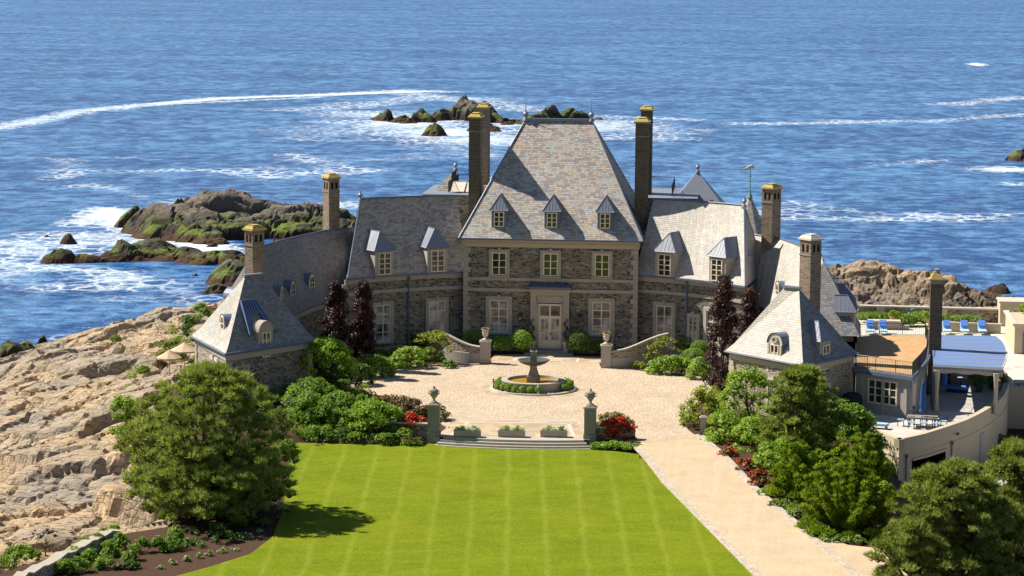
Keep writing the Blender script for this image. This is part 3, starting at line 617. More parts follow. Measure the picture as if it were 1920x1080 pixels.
# courtyard
cpx = [(672, 712), (668, 724), (690, 738), (760, 752), (812, 776), (840, 800), (815, 819), (960, 823), (1104, 824), (1120, 822), (1204, 829), (1312, 821), (1288, 806), (1275, 790), (1290, 768), (1318, 748), (1326, 728), (1316, 712), (1270, 704), (1215, 697), (1160, 690), (1127, 690),
       (1120, 672), (1100, 668), (960, 664), (930, 664), (918, 684), (840, 686), (780, 689), (730, 694), (690, 702)]
flat_poly('courtyard', [G(a, b_, 0)[:2] for a, b_ in cpx], 0.0, M['setts'])
b = MB(); rim = [G(a, b_, 0) for a, b_ in [(1312, 824), (1287, 808), (1273, 790), (1288, 766), (1318, 746), (1328, 728), (1318, 710), (1270, 701), (1215, 695), (1150, 690)]]
for P_ in (rim, [G(a, b_, 0) for a, b_ in [(900, 684), (840, 684), (780, 687), (730, 692), (690, 700), (668, 712), (664, 726), (688, 741), (760, 755), (812, 779), (843, 801)]]):
    P_ = resample(P_, 40); c0 = V(0, -22, 0); Q_ = [p+unit(p-c0)*.32 for p in P_]
    P_ = [p+V(0, 0, .05) for p in P_]; Q_ = [p+V(0, 0, .05) for p in Q_]
    b.strip(P_, Q_, flip=True); b.strip([p-V(0, 0, .1) for p in P_], P_); b.strip(Q_, [p-V(0, 0, .12) for p in Q_])
b.build('courtyard_kerb', M['kerb_setts'], kind='structure')
# flagged landing at the stairs and in front of the door
L0 = [G(a, b_, 0)[:2] for a, b_ in [(864, 788), (1082, 791), (1094, 822), (828, 816)]]
flat_poly('stair_landing', L0, .004, M['flagstone'])
b = MB()
for a, c in (((870, 791), (1074, 794)), ((1066, 794), (1076, 819)), ((878, 792), (846, 815)), ((862, 786), (1084, 789))):
    A = G(*a); B = G(*c); d = unit(B-A); n_ = V(-d[1], d[0], 0)*.14
    b.poly([A-n_+V(0, 0, .008), B-n_+V(0, 0, .008), B+n_+V(0, 0, .008), A+n_+V(0, 0, .008)])
b.build('landing_border', M['pale_stone'], kind='structure')
flat_poly('door_paving', [(-4.6, -5.6), (5.0, -5.6), (5.0, -2.0), (-4.6, -2.0)], .006, M['flagstone'])
b = MB()
for x in (-2.6, 2.7): b.bx(x-.12, x+.12, -5.5, -2.6, .0, .012)
b.bx(-1.9, 2.0, -4.1, -3.6, .0, .014); b.build('paving_band', M['pale_stone'], kind='structure')
# stairs down to the lawn: three curved risers
b = MB(); Cst = V(.55, -20.0)
def arc_pts(R, a0, a1, n=24): return [V(Cst[0]+R*math.sin(a), Cst[1]-R*math.cos(a)) for a in np.linspace(a0, a1, n)]
for k, (R, z1) in enumerate(((21.55, 0.0), (21.88, -.165), (22.18, -.33), (22.42, -.47))):
    half = .235+.006*k; fr = arc_pts(R, -half, half); bk = arc_pts(R-1.2-.0*k, -half, half)
    b.strip([V(p[0], p[1], z1+.002) for p in fr], [V(p[0], p[1], z1+.002) for p in bk])
    b.strip([V(p[0], p[1], z1-.19) for p in fr], [V(p[0], p[1], z1+.002) for p in fr], flip=False)
    for e in (0, -1): b.poly([V(fr[e][0], fr[e][1], z1-.19), V(fr[e][0], fr[e][1], z1), V(bk[e][0], bk[e][1], z1), V(bk[e][0], bk[e][1], z1-.19)])
t = thing('garden_stairs', 'curved pale stone steps leading from the courtyard down to the lawn', 'steps', (.5, -43.5, 0))
b.build('steps', M['granite_cap'], t)
# dark yard by the garage, far lower level to the right
flat_poly('garage_yard', [(27.6, -50), (70, -50), (70, -6), (39, -6), (39, -20), (33, -40), (28, -44)], -3.2, M['terrace_tile'])
# soft planting beds cover
# ------------------------------------------------------------------ the mansion
man = thing('mansion', 'large grey stone mansion with tall slate roofs and curved wings around the cobbled courtyard', 'mansion', (0, 0, 0))
ZV = V(0, 0, 1)
def frame_axes(n): n = unit(V(n[0], n[1], 0)); return n, V(-n[1], n[0], 0)
def obox(b, c, n, t, sx, sy, z0, z1, mi=0):
    "box centred on c in plan, sx along t, sy along n"
    b.box((c[0], c[1], (z0+z1)/2), (sx, sy, z1-z0), ax=t[:2], mi=mi)
def window(parent, c, n, w, z0, z1, cols=2, rows=3, fw=.09, glass='glass', surround=None, arch=False, proud=.0, trans=0, name='window', keystone=True, rail=False):
    n, t = frame_axes(n); c = V(c[0], c[1], 0)+n*proud; b = MB(); bar = .06
    obox(b, c+n*.02, n, t, w-.02, .04, z0+.01, z1-.01, 1)
    for s in (-1, 1): obox(b, c+t*s*(w/2-fw/2)+n*.055, n, t, fw, .11, z0, z1)
    for z in (z0+fw/2, z1-fw/2): obox(b, c+n*.053, n, t, w-2*fw, .106, z-fw/2, z+fw/2)
    if cols == 2: obox(b, c+n*.058, n, t, .10, .10, z0+fw, z1-fw)
    else:
        for k in range(1, cols): obox(b, c+t*(k/cols-.5)*w+n*.05, n, t, .06, .09, z0+fw, z1-fw)
    zt = z1-fw
    if trans:
        obox(b, c+n*.056, n, t, w-2*fw, .10, z1-trans-.05, z1-trans+.05); zt = z1-trans-.05
    for k in range(1, rows):
        z = z0+fw+(zt-z0-fw)*k/rows; obox(b, c+n*.045, n, t, w-2*fw, .07, z-bar/2, z+bar/2)
    o = b.build(name, [M['cream_paint'], M[glass]], parent)
    if surround:
        sw, mat = surround; b = MB()
        for s in (-1, 1): obox(b, c+t*s*(w/2+sw/2)+n*.06, n, t, sw, .20, z0-.02, z1)
        obox(b, c+n*.065, n, t, w+2*sw, .21, z1, z1+sw*1.0)
        obox(b, c+n*.10, n, t, w+2*sw+.06, .30, z0-.16, z0-.02)
        if keystone: obox(b, c+n*.10, n, t, .22, .30, z1+.02, z1+sw+.16)
        b.build('surround', M[mat], o)
    return o
def wall_strip(name, P, z0, z1, mat, parent=man, close=False):
    b = MB(); b.strip([V(p[0], p[1], z0) for p in P], [V(p[0], p[1], z1) for p in P]); return b.build(name, mat, parent)
def band(b, P, z0, z1, out, mi=0, side=1):
    "moulding that follows a wall line P, standing out by `out`"
    P = [V(p[0], p[1]) for p in P]; O = []
    for i, p in enumerate(P):
        d = unit(P[min(i+1, len(P)-1)]-P[max(i-1, 0)]); O.append(p+V(d[1], -d[0])*out*side)
    I0 = [V(p[0], p[1], z0) for p in P]; I1 = [V(p[0], p[1], z1) for p in P]; O0 = [V(p[0], p[1], z0) for p in O]; O1 = [V(p[0], p[1], z1) for p in O]
    b.strip(O0, O1, mi); b.strip(O1, I1, mi); b.strip(I0, O0, mi)
    for e in (0, -1): b.poly([I0[e], O0[e], O1[e], I1[e]], mi)

# --- main block
b = MB(); b.prism([(-7.45, 0), (7.45, 0), (7.45, 15.6), (-7.45, 15.6)], -.3, 9.5); b.build('wall', M['fieldstone'], man)
for s in (-1, 1):
    b = MB(); b.bx(s*7.45-.06*(s > 0)-.30*(s > 0)*0, s*7.45+.06*s, -.02, .3, -.3, 9.0)
    z = -.3; k = 0
    while z < 9.0:
        w = .62 if k % 2 else .42; x0 = s*(7.51-w/2)
        b.box((x0, -.04, z+.205), (w, .14+.004*(k % 2), .40), mi=0); z += .42; k += 1
    b.build('quoins', M['limestone'], man)
b = MB(); b.bx(-6.86, 6.86, -.10, .02, 6.12, 6.38); b.bx(-6.86, 6.86, -.12, .02, 5.18, 5.46); b.build('string_course', M['limestone'], man)
b = MB(); b.bx(-7.5, 7.5, -.14, .02, 9.02, 9.32); b.bx(-7.56, 7.56, -.30, .05, 9.5, 9.66)
k = 0
while k < 76:
    b.bx(-7.5+k*.2, -7.5+k*.2+.11, -.26, -.14, 9.34, 9.5); k += 1
b.bx(-7.5, 7.5, -.13, .02, 9.32, 9.5); b.bx(7.45, 7.6, -.14, 8, 9.02, 9.6); b.bx(-7.6, -7.45, -.14, 8, 9.02, 9.6)
b.build('cornice', M['stucco'], man)
ex, ey0, ey1, ez, rz, ry, rx = 7.88, -.42, 15.9, 9.78, 19.45, 7.7, 2.9
def hip(b, e, r, mi=0, thick=.0):
    b.poly([V(e[0], e[2], e[4]), V(e[1], e[2], e[4]), V(r[1], r[2], r[3]), V(r[0], r[2], r[3])], mi)
    b.poly([V(e[1], e[3], e[4]), V(e[0], e[3], e[4]), V(r[0], r[2], r[3]), V(r[1], r[2], r[3])], mi)
    b.poly([V(e[1], e[2], e[4]), V(e[1], e[3], e[4]), V(r[1], r[2], r[3])], mi)
    b.poly([V(e[0], e[3], e[4]), V(e[0], e[2], e[4]), V(r[0], r[2], r[3])], mi)
b = MB(); hip(b, (-ex, ex, ey0, ey1, ez), (-rx, rx, ry, rz)); rf = b.build('roof', M['slate_front'], man)
b = MB(); b.bx(-ex-.1, ex+.1, ey0-.14, ey0+.02, 9.66, 9.80); b.bx(ex-.02, ex+.12, ey0, 15.9, 9.66, 9.80); b.bx(-ex-.12, -ex+.02, ey0, 15.9, 9.66, 9.80)
b.build('gutter', M['lead'], rf)
b = MB(); b.bx(-rx-.05, rx+.05, ry-.16, ry+.16, rz-.08, rz+.16)
for s in (-1, 1):
    for yy in (ey0, ey1):
        b.tube([V(s*ex, yy, ez+.02), V(s*rx, ry, rz+.05)], .07, 6)
b.build('ridge_lead', M['lead_pale'], rf)
def finial(parent, p, h=1.0, r=.22, spike=0.0, mat='lead_pale'):
    b = MB(); b.lathe(p, [(r*1.3, -.15), (r*.9, .05), (r*.35, .12), (r*.4, h*.25), (r*1.0, h*.4), (r*1.05, h*.55), (r*.4, h*.75), (r*.2, h)]+([(.035, h+.05), (.01, h+spike)] if spike else []), 10)
    b.build('finial', M[mat], parent)
for s in (-1, 1): finial(rf, V(s*rx, ry, rz+.1), .85, .24, 1.1)
b = MB(); b.bx(-.3, .3, -.03, .03, -.4, .4)                                          # small roof light on the right hip
# --- windows of the main block
for i, x in enumerate((-4.42, .0, 4.42)):
    window(man, (x, 0), (0, -1), 1.26, 6.58, 8.55, 2, 3, surround=(.26, 'limestone'))
for x in (-4.42, 4.42):
    o = window(man, (x, 0), (0, -1), 1.60, 1.62, 4.42, 2, 3, glass='glass_painted_refl', surround=(.34, 'limestone'), trans=.72)
    b = MB()
    for k in range(15): b.tube([V(x-.85+k*.121, -.42, .75), V(x-.85+k*.121, -.42, 1.42)], .018, 4)
    b.bx(x-.9, x+.9, -.45, -.39, 1.40, 1.45); b.bx(x-.9, x+.9, -.45, -.39, .73, .77); b.bx(x-1.1, x+1.1, -.2, .0, .05, 1.42, 1)
    b.build('balconet', [M['black_iron'], M['limestone']], man)
# portico
b = MB()
for s in (-1, 1): b.bx(s*1.42-.24, s*1.42+.24, -.55, .02, .3, 5.0); b.bx(s*1.42-.30, s*1.42+.30, -.60, .02, .3, .62)
b.bx(-1.68, 1.68, -.6, .02, 5.0, 5.32); b.bx(-1.18, 1.18, -.30, .0, 4.28, 4.98); b.bx(-1.08, 1.08, -.34, -.28, 4.42, 4.86)
b.bx(-1.86, 1.86, -.8, .02, 5.32, 5.5); b.bx(-1.74, 1.74, -.68, .02, 5.5, 5.62)
for s in (-1, 1): b.bx(s*1.09-.10, s*1.09+.10, -.42, .02, .3, 4.28)
po = b.build('portico', M['limestone'], man)
b = MB(); b.bx(-1.9, 1.9, -.84, .02, 5.62, 5.70); b.poly([V(-1.9, -.84, 5.7), V(1.9, -.84, 5.7), V(1.7, 0, 5.95), V(-1.7, 0, 5.95)]); b.build('lead_cover', M['lead'], po)
b = MB(); b.bx(-.98, .98, -.20, -.05, .32, 4.18, 0)
for s in (-1, 1):
    b.bx(s*.46-.33, s*.46+.33, -.215, -.19, 1.02, 2.95, 1); b.bx(s*.46-.33, s*.46+.33, -.225, -.19, .5, .86, 0)
    for z in (1.02, 1.98, 2.92): b.bx(s*.46-.36, s*.46+.36, -.235, -.2, z-.03, z+.03, 0)
    b.bx(s*.46-.02, s*.46+.02, -.232, -.2, 1.02, 2.92)
    b.bx(s*.46-.38, s*.46+.38, -.22, -.19, 3.18, 4.02, 2)
b.bx(-.035, .035, -.24, -.19, .35, 3.05); b.bx(-1.0, 1.0, -.27, -.19, 3.04, 3.14)
dr = b.build('front_door', [M['cream_paint'], M['glass_painted_refl'], M['glass']], man)
b = MB(); b.bx(.06, .12, -.30, -.24, 1.45, 1.75); b.ball((.09, -.32, 1.6), .05, 6, 4); b.build('door_handle', M['black_iron'], dr)
b = MB(); b.bx(-1.6, 1.6, -1.5, .02, -.1, .30); b.bx(-2.1, 2.1, -2.0, .02, -.1, .16); b.build('door_steps', M['step_stone'], man)
# --- dormers
def dormer(c, n, w, z0, zt, depth, rh, body='lead', over=.16, roofm='lead_pale', ww=None, wz=None, cols=2, rows=3, glass='glass', back=None):
    "box dormer with a hipped standing-seam roof; c = centre of its face in plan"
    n, t = frame_axes(n); c = V(c[0], c[1], 0); b = MB()
    cc = c-n*depth/2; obox(b, cc, n, t, w, depth, z0, zt); o = b.build('dormer', M[body], man)
    b = MB(); W = w/2+over; f = c+n*over; bk = c-n*(depth+.3); ap = c-n*(w*.42)
    E0, E1 = f-t*W+ZV*zt, f+t*W+ZV*zt; B0, B1 = bk-t*W+ZV*zt, bk+t*W+ZV*zt; A = ap+ZV*(zt+rh); AB = bk+ZV*(zt+rh)
    b.poly([E0, E1, A]); b.poly([E1, B1, AB, A]); b.poly([B0, E0, A, AB]); b.poly([E0, B0, B1, E1][::-1])
    for q in (E0, E1): b.tube([q+ZV*.02, A+ZV*.02], .03, 5)
    b.tube([A+ZV*.02, AB+ZV*.02], .03, 5)
    for k in range(1, 6):                                                            # standing seams
        s = -1+2*k/6; P0 = f+t*W*s+ZV*zt; kk = 1-abs(s); P1 = P0+(A-(f+ZV*zt))*kk
        b.tube([P0, P1], .018, 4)
    for sgn in (-1, 1):
        for k in range(1, 5):
            P0 = f+t*W*sgn-n*(k*.32)+ZV*zt; q = min(1, k*.32/(over+w*.42)); b.tube([P0, P0-t*sgn*W*q+ZV*rh*q], .018, 4)
    for p_, q_ in ((E0, E1), (E1, B1), (B0, E0)):
        b.tube([p_-ZV*.03, q_-ZV*.03], .05, 4)
    b.build('dormer_roof', M[roofm], o)
    ww = ww or w*.62; wz = wz or (z0+.2, zt-.14)
    window(o, c, n, ww, wz[0], wz[1], cols, rows, fw=.08, glass=glass)
    return o
kslope = (rz-ez)/(ry-ey0)
for x in (-4.5, .05, 4.6):
    y = .35; dormer((x, y), (0, -1), 1.28, ez+.3, 12.15, 2.2, 1.25, body='lead', ww=.88, wz=(10.72, 12.02))
# --- curved wings
CY = -20.0
def A3(R, th, z=0.0): return V(R*math.sin(th), CY+R*math.cos(th), z)
def thpx(px, R, z):
    "angle about the courtyard centre at which the wing wall is seen in this column of the photograph"
    best = 0; bd = 1e9
    for a in np.linspace(-.9, .9, 721):
        d = A3(R, a, z)-CAMP; x = 960+FPX*(d@RT)/(d@FWD)
        if abs(x-px) < bd: bd = abs(x-px); best = a
    return best
WE, WR, WB = 21.8, 25.8, 30.4; T0, T1, TR = math.radians(19.4), math.radians(49.9), math.radians(39.6); TB = math.radians(36.2)
for s in (-1, 1):
    th = np.linspace(T0, T1, 15)
    inner = [A3(22.2, s*a)[:2] for a in th]; outer = [A3(30.1+.6*k/14, s*a)[:2] for k, a in enumerate(np.linspace(T0, TB, 15))]
    b = MB(); u = 0; loop = inner+outer[::-1]
    b.strip([V(p[0], p[1], -.4) for p in inner], [V(p[0], p[1], 6.6) for p in inner]); b.strip([V(p[0], p[1], -.4) for p in outer], [V(p[0], p[1], 6.6) for p in outer])
    b.strip([V(*inner[-1], -.4), V(*outer[-1], -.4)], [V(*inner[-1], 6.6), V(*outer[-1], 6.6)]); b.build('wing_wall', M['fieldstone'], man)
    b = MB(); sd_ = -1 if s < 0 else 1
    band(b, inner, 5.22, 5.5, .09, side=sd_); band(b, inner, 6.22, 6.62, .14, side=sd_); band(b, inner, -.1, .55, .07, side=sd_)
    e_ = A3(22.2, s*T1); n_, t_ = frame_axes(V(-e_[0], -(e_[1]-CY), 0))
    for k in range(12): obox(b, e_+n_*.03-t_*s*(-.02)*0, n_, t_, .5 if k % 2 else .34, .16, -.1+k*.53, .40+k*.53)
    b.build('wing_trim', M['limestone'], man)
    # roof: front slope, back slope and end hip
    E = [A3(WE, s*a, 6.75) for a in th]; 
    tr = np.linspace(T0, TR, 15); RG = [A3(WR, s*a, 12.93) for a in tr]; BK = [A3(WB+.6*k/14, s*a, 6.75) for k, a in enumerate(np.linspace(T0, TB, 15))]
    b = MB(); lit = 'slate_sunlit' if s > 0 else 'slate_front'
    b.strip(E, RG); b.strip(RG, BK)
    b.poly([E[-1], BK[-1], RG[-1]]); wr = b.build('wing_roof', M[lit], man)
    b = MB(); band(b, [p[:2]for p in [A3(WE+.02, s*a) for a in th]], 6.62, 6.78, .12, side=sd_); b.tube([p+ZV*.04 for p in RG], .09, 6); b.tube([E[-1]+ZV*.02, RG[-1]+ZV*.04], .07, 6); b.tube([BK[-1]+ZV*.02, RG[-1]+ZV*.04], .07, 6)
    b.tube([E[-1]-ZV*.05, BK[-1]-ZV*.05], .09, 6); b.build('gutter', M['lead'], wr)
    finial(wr, RG[-1], .75, .2)
    # wall dormers
    for px, wpx in (((818, .5), (717, .5)) if s < 0 else ((1249, .5), (1349, .5))):
        a = thpx(px, 22.0, 7.5); c = A3(21.74, a); n = V(-math.sin(a), -math.cos(a), 0)
        dormer(c, n, 1.85, 6.5, 8.95, 2.8, 1.5, body='limestone', roofm='lead_pale', ww=1.22, wz=(6.85, 8.72), rows=4)
    # downpipes
    for px in ((767,) if s < 0 else (1286,)):
        a = thpx(px, 22.0, 4); c = A3(22.05, a)
        b = MB(); b.tube([c+ZV*.0, c+ZV*6.6], .07, 8); b.box(c+ZV*6.3, (.3, .3, .3)); b.build('downpipe', M['lead'], man)
def onwing(px, py, z): a = thpx(px, 22.2, z); return A3(22.2, a), V(-math.sin(a), -math.cos(a), 0)
c, n = onwing(819, 590, 3); window(man, c, n, 1.5, .9, 4.25, 2, 3, glass='glass_painted_refl', surround=(.30, 'limestone'), trans=.85)
c, n = onwing(717, 590, 3); window(man, c, n, 1.55, 1.0, 4.2, 2, 4, glass='glass_painted_refl', surround=(.28, 'limestone'))
c, n = onwing(1247, 590, 3); window(man, c, n, 1.6, .6, 4.25, 2, 4, glass='glass_painted_refl', surround=(.30, 'limestone'))
c, n = onwing(1300, 605, 2.4); window(man, c, n, .95, 1.3, 3.6, 2, 3, glass='glass_painted_refl', surround=(.20, 'pale_stone'))
c, n = onwing(1338, 595, 2.6); window(man, c, n, 1.4, .6, 4.2, 2, 4, glass='glass_painted_refl', surround=(.30, 'pale_stone'))
# --- galleries that run from the wings to the corner pavilions
GI = [(15.9, .6), (16.9, -1.0), (18.1, -4.0), (19.2, -9.0), (19.9, -14.0), (20.0, -20.0)]
GR = [(15.6, 4.6), (17.4, 3.0), (19.5, .5), (21.5, -6.3), (22.7, -12.0), (22.8, -15.5)]
GO = [(18.6, 8.6), (20.6, 6.6), (23.4, 3.0), (25.0, -4.5), (25.9, -12.0), (25.6, -20.0)]
for s in (-1, 1):
    mi_ = [V(s*p[0], p[1]) for p in resample(GI, 26)]; rg = [V(s*p[0], p[1]) for p in resample(GR, 26)]; mo = [V(s*p[0], p[1]) for p in resample(GO, 26)]
    sh = lambda A, B, k: [a+unit(b-a)*k for a, b in zip(A, B)]
    wi, wo = sh(mi_, rg, .35), sh(mo, rg, .35)
    b = MB(); b.strip([V(*p, -.6) for p in wi], [V(*p, 4.7) for p in wi]); b.build('gallery_wall', M['fieldstone'], man); b = MB(); b.strip([V(*p, -.6) for p in wo], [V(*p, 4.7) for p in wo]); b.build('gallery_wall', M['fieldstone'], man)
    lit = ('slate_sunlit', 'slate_shaded') if s > 0 else ('slate_shaded', 'slate_sunlit')  # sunward slopes get the sunlit copy, the far slopes the shaded one
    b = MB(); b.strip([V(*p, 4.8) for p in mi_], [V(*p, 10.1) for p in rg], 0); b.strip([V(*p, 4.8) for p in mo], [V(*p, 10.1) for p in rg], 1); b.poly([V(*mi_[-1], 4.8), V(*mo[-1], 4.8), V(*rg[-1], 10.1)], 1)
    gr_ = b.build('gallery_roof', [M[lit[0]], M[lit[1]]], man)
    b = MB(); b.tube([V(*p, 10.14) for p in rg], .08, 6); b.tube([V(*p, 4.75) for p in mi_], .09, 6); b.tube([V(*p, 4.75) for p in mo], .09, 6); b.build('gutter', M['lead'], gr_)
    b = MB(); band(b, wi, 4.25, 4.7, .10, side=-1 if s < 0 else 1); b.build('wing_trim', M['limestone'], man)
    # pavilion
    PC = ((15.23, -25.78), (21.03, -32.16), (25.32, -25.43), (19.5, -19.05)) if s > 0 else ((16.21, -24.73), (21.78, -32.64), (26.26, -23.88), (20.7, -16.0))
    I_, F_, O_, B_ = [V(s*p[0], p[1]) for p in PC]
    cen = (I_+F_+O_+B_)/4; R0, R1 = (V(19.65, -26.4), V(20.7, -27.1)) if s > 0 else (V(-20.6, -24.9), V(-21.55, -26.0))
    inset = [p+unit(cen-p)*.42 for p in (I_, F_, O_, B_)]
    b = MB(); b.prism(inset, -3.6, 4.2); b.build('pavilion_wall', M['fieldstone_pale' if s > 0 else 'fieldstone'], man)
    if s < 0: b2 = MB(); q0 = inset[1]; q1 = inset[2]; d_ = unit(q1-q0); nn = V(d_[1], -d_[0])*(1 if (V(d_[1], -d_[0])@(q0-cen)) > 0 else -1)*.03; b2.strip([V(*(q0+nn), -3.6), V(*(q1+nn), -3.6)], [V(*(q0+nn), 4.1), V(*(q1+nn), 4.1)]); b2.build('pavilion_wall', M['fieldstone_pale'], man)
    ze, zr = 4.3, 9.35; T = lambda p, z: V(p[0], p[1], z)
    b = MB(); mi = {0: 0}
    def bell(P, Q, RA, RB, m):
        "roof slope with the slight flare at the eave"
        k = .15; zf = ze+(zr-ze)*.11
        A0, B0 = T(P, ze), T(Q, ze); A1 = T(P+(RA-P)*k, zf+.02); B1 = T(Q+(RB-Q)*k, zf+.02); A2, B2 = T(RA, zr), T(RB, zr)
        b.poly([A0, B0, B1, A1], m); b.poly([A1, B1, B2, A2] if np.linalg.norm(RA-RB) > .01 else [A1, B1, A2], m)
    left_m, right_m = (0, 1)
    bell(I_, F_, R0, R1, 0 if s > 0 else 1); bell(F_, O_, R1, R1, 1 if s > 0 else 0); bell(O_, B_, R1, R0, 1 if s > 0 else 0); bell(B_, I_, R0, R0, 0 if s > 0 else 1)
    pr_ = b.build('pavilion_roof', [M['slate_sunlit'], M['slate_shaded']], man)
    b = MB(); b.box(T((R0+R1)/2, zr+.06), (np.linalg.norm(R1-R0)+.3, .34, .14), ax=R1-R0)
    for p, q in ((I_, F_), (F_, O_), (O_, B_), (B_, I_)): b.tube([T(p, ze-.04), T(q, ze-.04)], .10, 6, mi=1)
    b.build('gutter', [M['lead_pale'], M['lead']], pr_)
    b = MB()
    for p, q in ((inset[0], inset[1]), (inset[1], inset[2]), (inset[3], inset[0])):
        d_ = unit(q-p); sgn = 1 if (V(d_[1], -d_[0])@(p-cen)) > 0 else -1; band(b, [p, q], 3.72, 4.18, .10, side=sgn)
        nn = V(d_[1], -d_[0], 0)*sgn
        for e, dd in ((p, 1), (q, -1)):
            for k in range(9): obox(b, T(e, 0)+V(*d_, 0)*dd*.26+nn*.04, nn, V(*d_, 0), .62 if k % 2 else .44, .14, -.1+k*.42, .30+k*.42)
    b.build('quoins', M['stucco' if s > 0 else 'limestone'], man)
    PAV = globals().setdefault('PAV', {}); PAV[s] = (I_, F_, O_, B_, R0, R1, cen)

def barrel(parent, c, n, w, z0, zs, depth, lead='lead', round_=False, face='lead', stone_front=False, wname='window', tri=True):
    "dormer with a half-round lead roof: face width w, springing height zs"
    n, t = frame_axes(n); c = V(c[0], c[1], 0); b = MB(); r = w/2; N = 12
    prof = [(-r, z0), (-r, zs)]+[(-r*math.cos(PI*k/N), zs+r*math.sin(PI*k/N)) for k in range(1, N)]+[(r, zs), (r, z0)]
    fr = [c+t*x+ZV*z for x, z in prof]; bk = [p-n*depth for p in fr]
    b.poly(fr, 1); b.strip(fr, bk, 0)
    o_ = [c+n*.1+t*x*1.10+ZV*(zs+(z-zs)*1.10 if z > zs else z) for x, z in prof[1:-1]]; b.strip(o_, [p-n*(depth+.1) for p in o_], 0); b.strip(o_, [p for p in fr[1:-1]], 0)
    o = b.build('dormer', [M[lead], M[face]], parent)
    b = MB()
    if round_:
        cz = zs+.0; rr = r*.62
        for k in range(16):
            a0, a1 = 2*PI*k/16, 2*PI*(k+1)/16
            P = lambda a, q, d: c+n*d+t*math.cos(a)*q+ZV*(cz+math.sin(a)*q*1.25)
            b.poly([P(a0, rr, .10), P(a1, rr, .10), P(a1, rr*1.28, .10), P(a0, rr*1.28, .10)]); b.poly([P(a0, rr*1.28, .0), P(a1, rr*1.28, .0), P(a1, rr*1.28, .10), P(a0, rr*1.28, .10)])
        b.poly([c+n*.05+t*math.cos(2*PI*k/16)*rr+ZV*(cz+math.sin(2*PI*k/16)*rr*1.25) for k in range(16)], 1)
        obox(b, c+n*.08, n, t, .06, .05, cz-rr*1.2, cz+rr*1.2); obox(b, c+n*.08, n, t, rr*1.9, .05, cz-.03, cz+.03)
        b.build('window', [M['cream_paint'], M['glass']], o)
    else:
        window(o, c, n, w*.56, z0+.35, zs-.05, 2, 3, fw=.07, glass='glass')
        if stone_front:
            for k in range(9): b.ball(c+n*.06+t*math.cos(k*.8)*r*.34+ZV*(zs+r*.38+math.sin(k*.8)*r*.26), r*.13, 6, 4)
            for sg in (-1, 1): obox(b, c+t*sg*(r-.10)+n*.05, n, t, .16, .12, z0, zs)
            b.build('carving', M['pale_stone'], o)
    return o
def face_pt(s, P, Q, u, back=.0):
    "a point part way along the eave P-Q, and the outward direction of that side"
    cen = PAV[s][6]; p = P+(Q-P)*u; d = unit(Q-P); n = V(d[1], -d[0]); n = n if n@(p-cen) > 0 else -n
    return p-n*back, n
I_, F_, O_, B_, R0, R1, cen = PAV[1]
p, n = face_pt(1, I_, F_, .60, .38); barrel(man, p, n, 1.55, 3.3, 5.45, 2.6, stone_front=True, face='pale_stone')
p, n = face_pt(1, F_, O_, .46, .35); dormer(p, n, 1.55, 3.1, 5.75, 2.4, 1.35, body='limestone', ww=.95, wz=(3.55, 5.4), roofm='lead_pale')
I_, F_, O_, B_, R0, R1, cen = PAV[-1]
p, n = face_pt(-1, I_, F_, .53, .38); lo = barrel(man, p, n, 1.5, 3.2, 5.5, 2.6, lead='limestone', stone_front=False, face='limestone')
p, n = face_pt(-1, F_, O_, .42, 1.0); barrel(man, p, n, 1.35, 4.7, 6.0, 2.0, round_=True)
p, n = face_pt(-1, O_, B_, .30, 1.5); barrel(man, p, n, 1.5, 5.6, 7.2, 2.2, round_=True)
# blue half-conical lead cricket behind the left stone dormer
p, n = face_pt(-1, I_, F_, .53, 0); n3, t3 = frame_axes(n); base = V(p[0], p[1], 0); b = MB()
RP = lambda t_, d, h=.16: base+t3*t_-n3*(d-h*.7)+ZV*(4.86+1.45*(d-.55)+h*.7)
H = [(-1.45, .75), (-.75, 2.45), (.75, 2.45), (1.45, .75), (.85, 1.0), (.6, 1.75), (-.6, 1.75), (-.85, 1.0)]
b.poly([RP(*H[0]), RP(*H[7]), RP(*H[6]), RP(*H[1])]); b.poly([RP(*H[1]), RP(*H[6]), RP(*H[5]), RP(*H[2])]); b.poly([RP(*H[2]), RP(*H[5]), RP(*H[4]), RP(*H[3])])
for k in (0, 1, 2): b.poly([RP(*H[k], h=0), RP(*H[k]), RP(*H[k+1]), RP(*H[k+1], h=0)])
for k in range(7):
    u = k/6; x0 = -.75+1.5*u; b.tube([RP(x0, 2.42, .22), RP(x0*1.15 if 0 < k < 6 else x0*1.9, 1.78 if 0 < k < 6 else .8, .22)], .045, 4, mi=1)
b.tube([RP(-.78, 2.45, .2), RP(.78, 2.45, .2)], .06, 4, mi=1); b.build('dormer_roof', [M['blue_lead'], M['lead_pale']], lo)
# gallery dormers
def gal_dormer(s, u, kind, side='in'):
    A = resample(GI if side == 'in' else GO, 101); B = resample(GR, 101); i = int(u*100)
    a, r_ = A[i], B[i]; d = unit(A[min(i+1, 100)]-A[max(0, i-1)]); n = V(d[1], -d[0]); n = n if n@(a-r_) > 0 else -n
    q = a-n*(.75 if kind == 'round' else .45); q = V(s*q[0], q[1]); n = V(s*n[0], n[1])
    if kind == 'round': return barrel(man, q, n, 1.5, 5.15, 6.5, 2.0, round_=True)
    return dormer(q, n, 1.35, 4.2, 6.55, 1.3, 1.2, body='limestone' if kind == 'stone' else 'lead', ww=.85, wz=(4.75, 6.4))
gal_dormer(-1, .40, 'round'); gal_dormer(-1, .62, 'round'); gal_dormer(-1, .78, 'round')
gal_dormer(1, .36, 'round'); gal_dormer(1, .60, 'round')
for u in (.45, .58, .70, .82, .94): gal_dormer(1, u, 'stone', 'out')
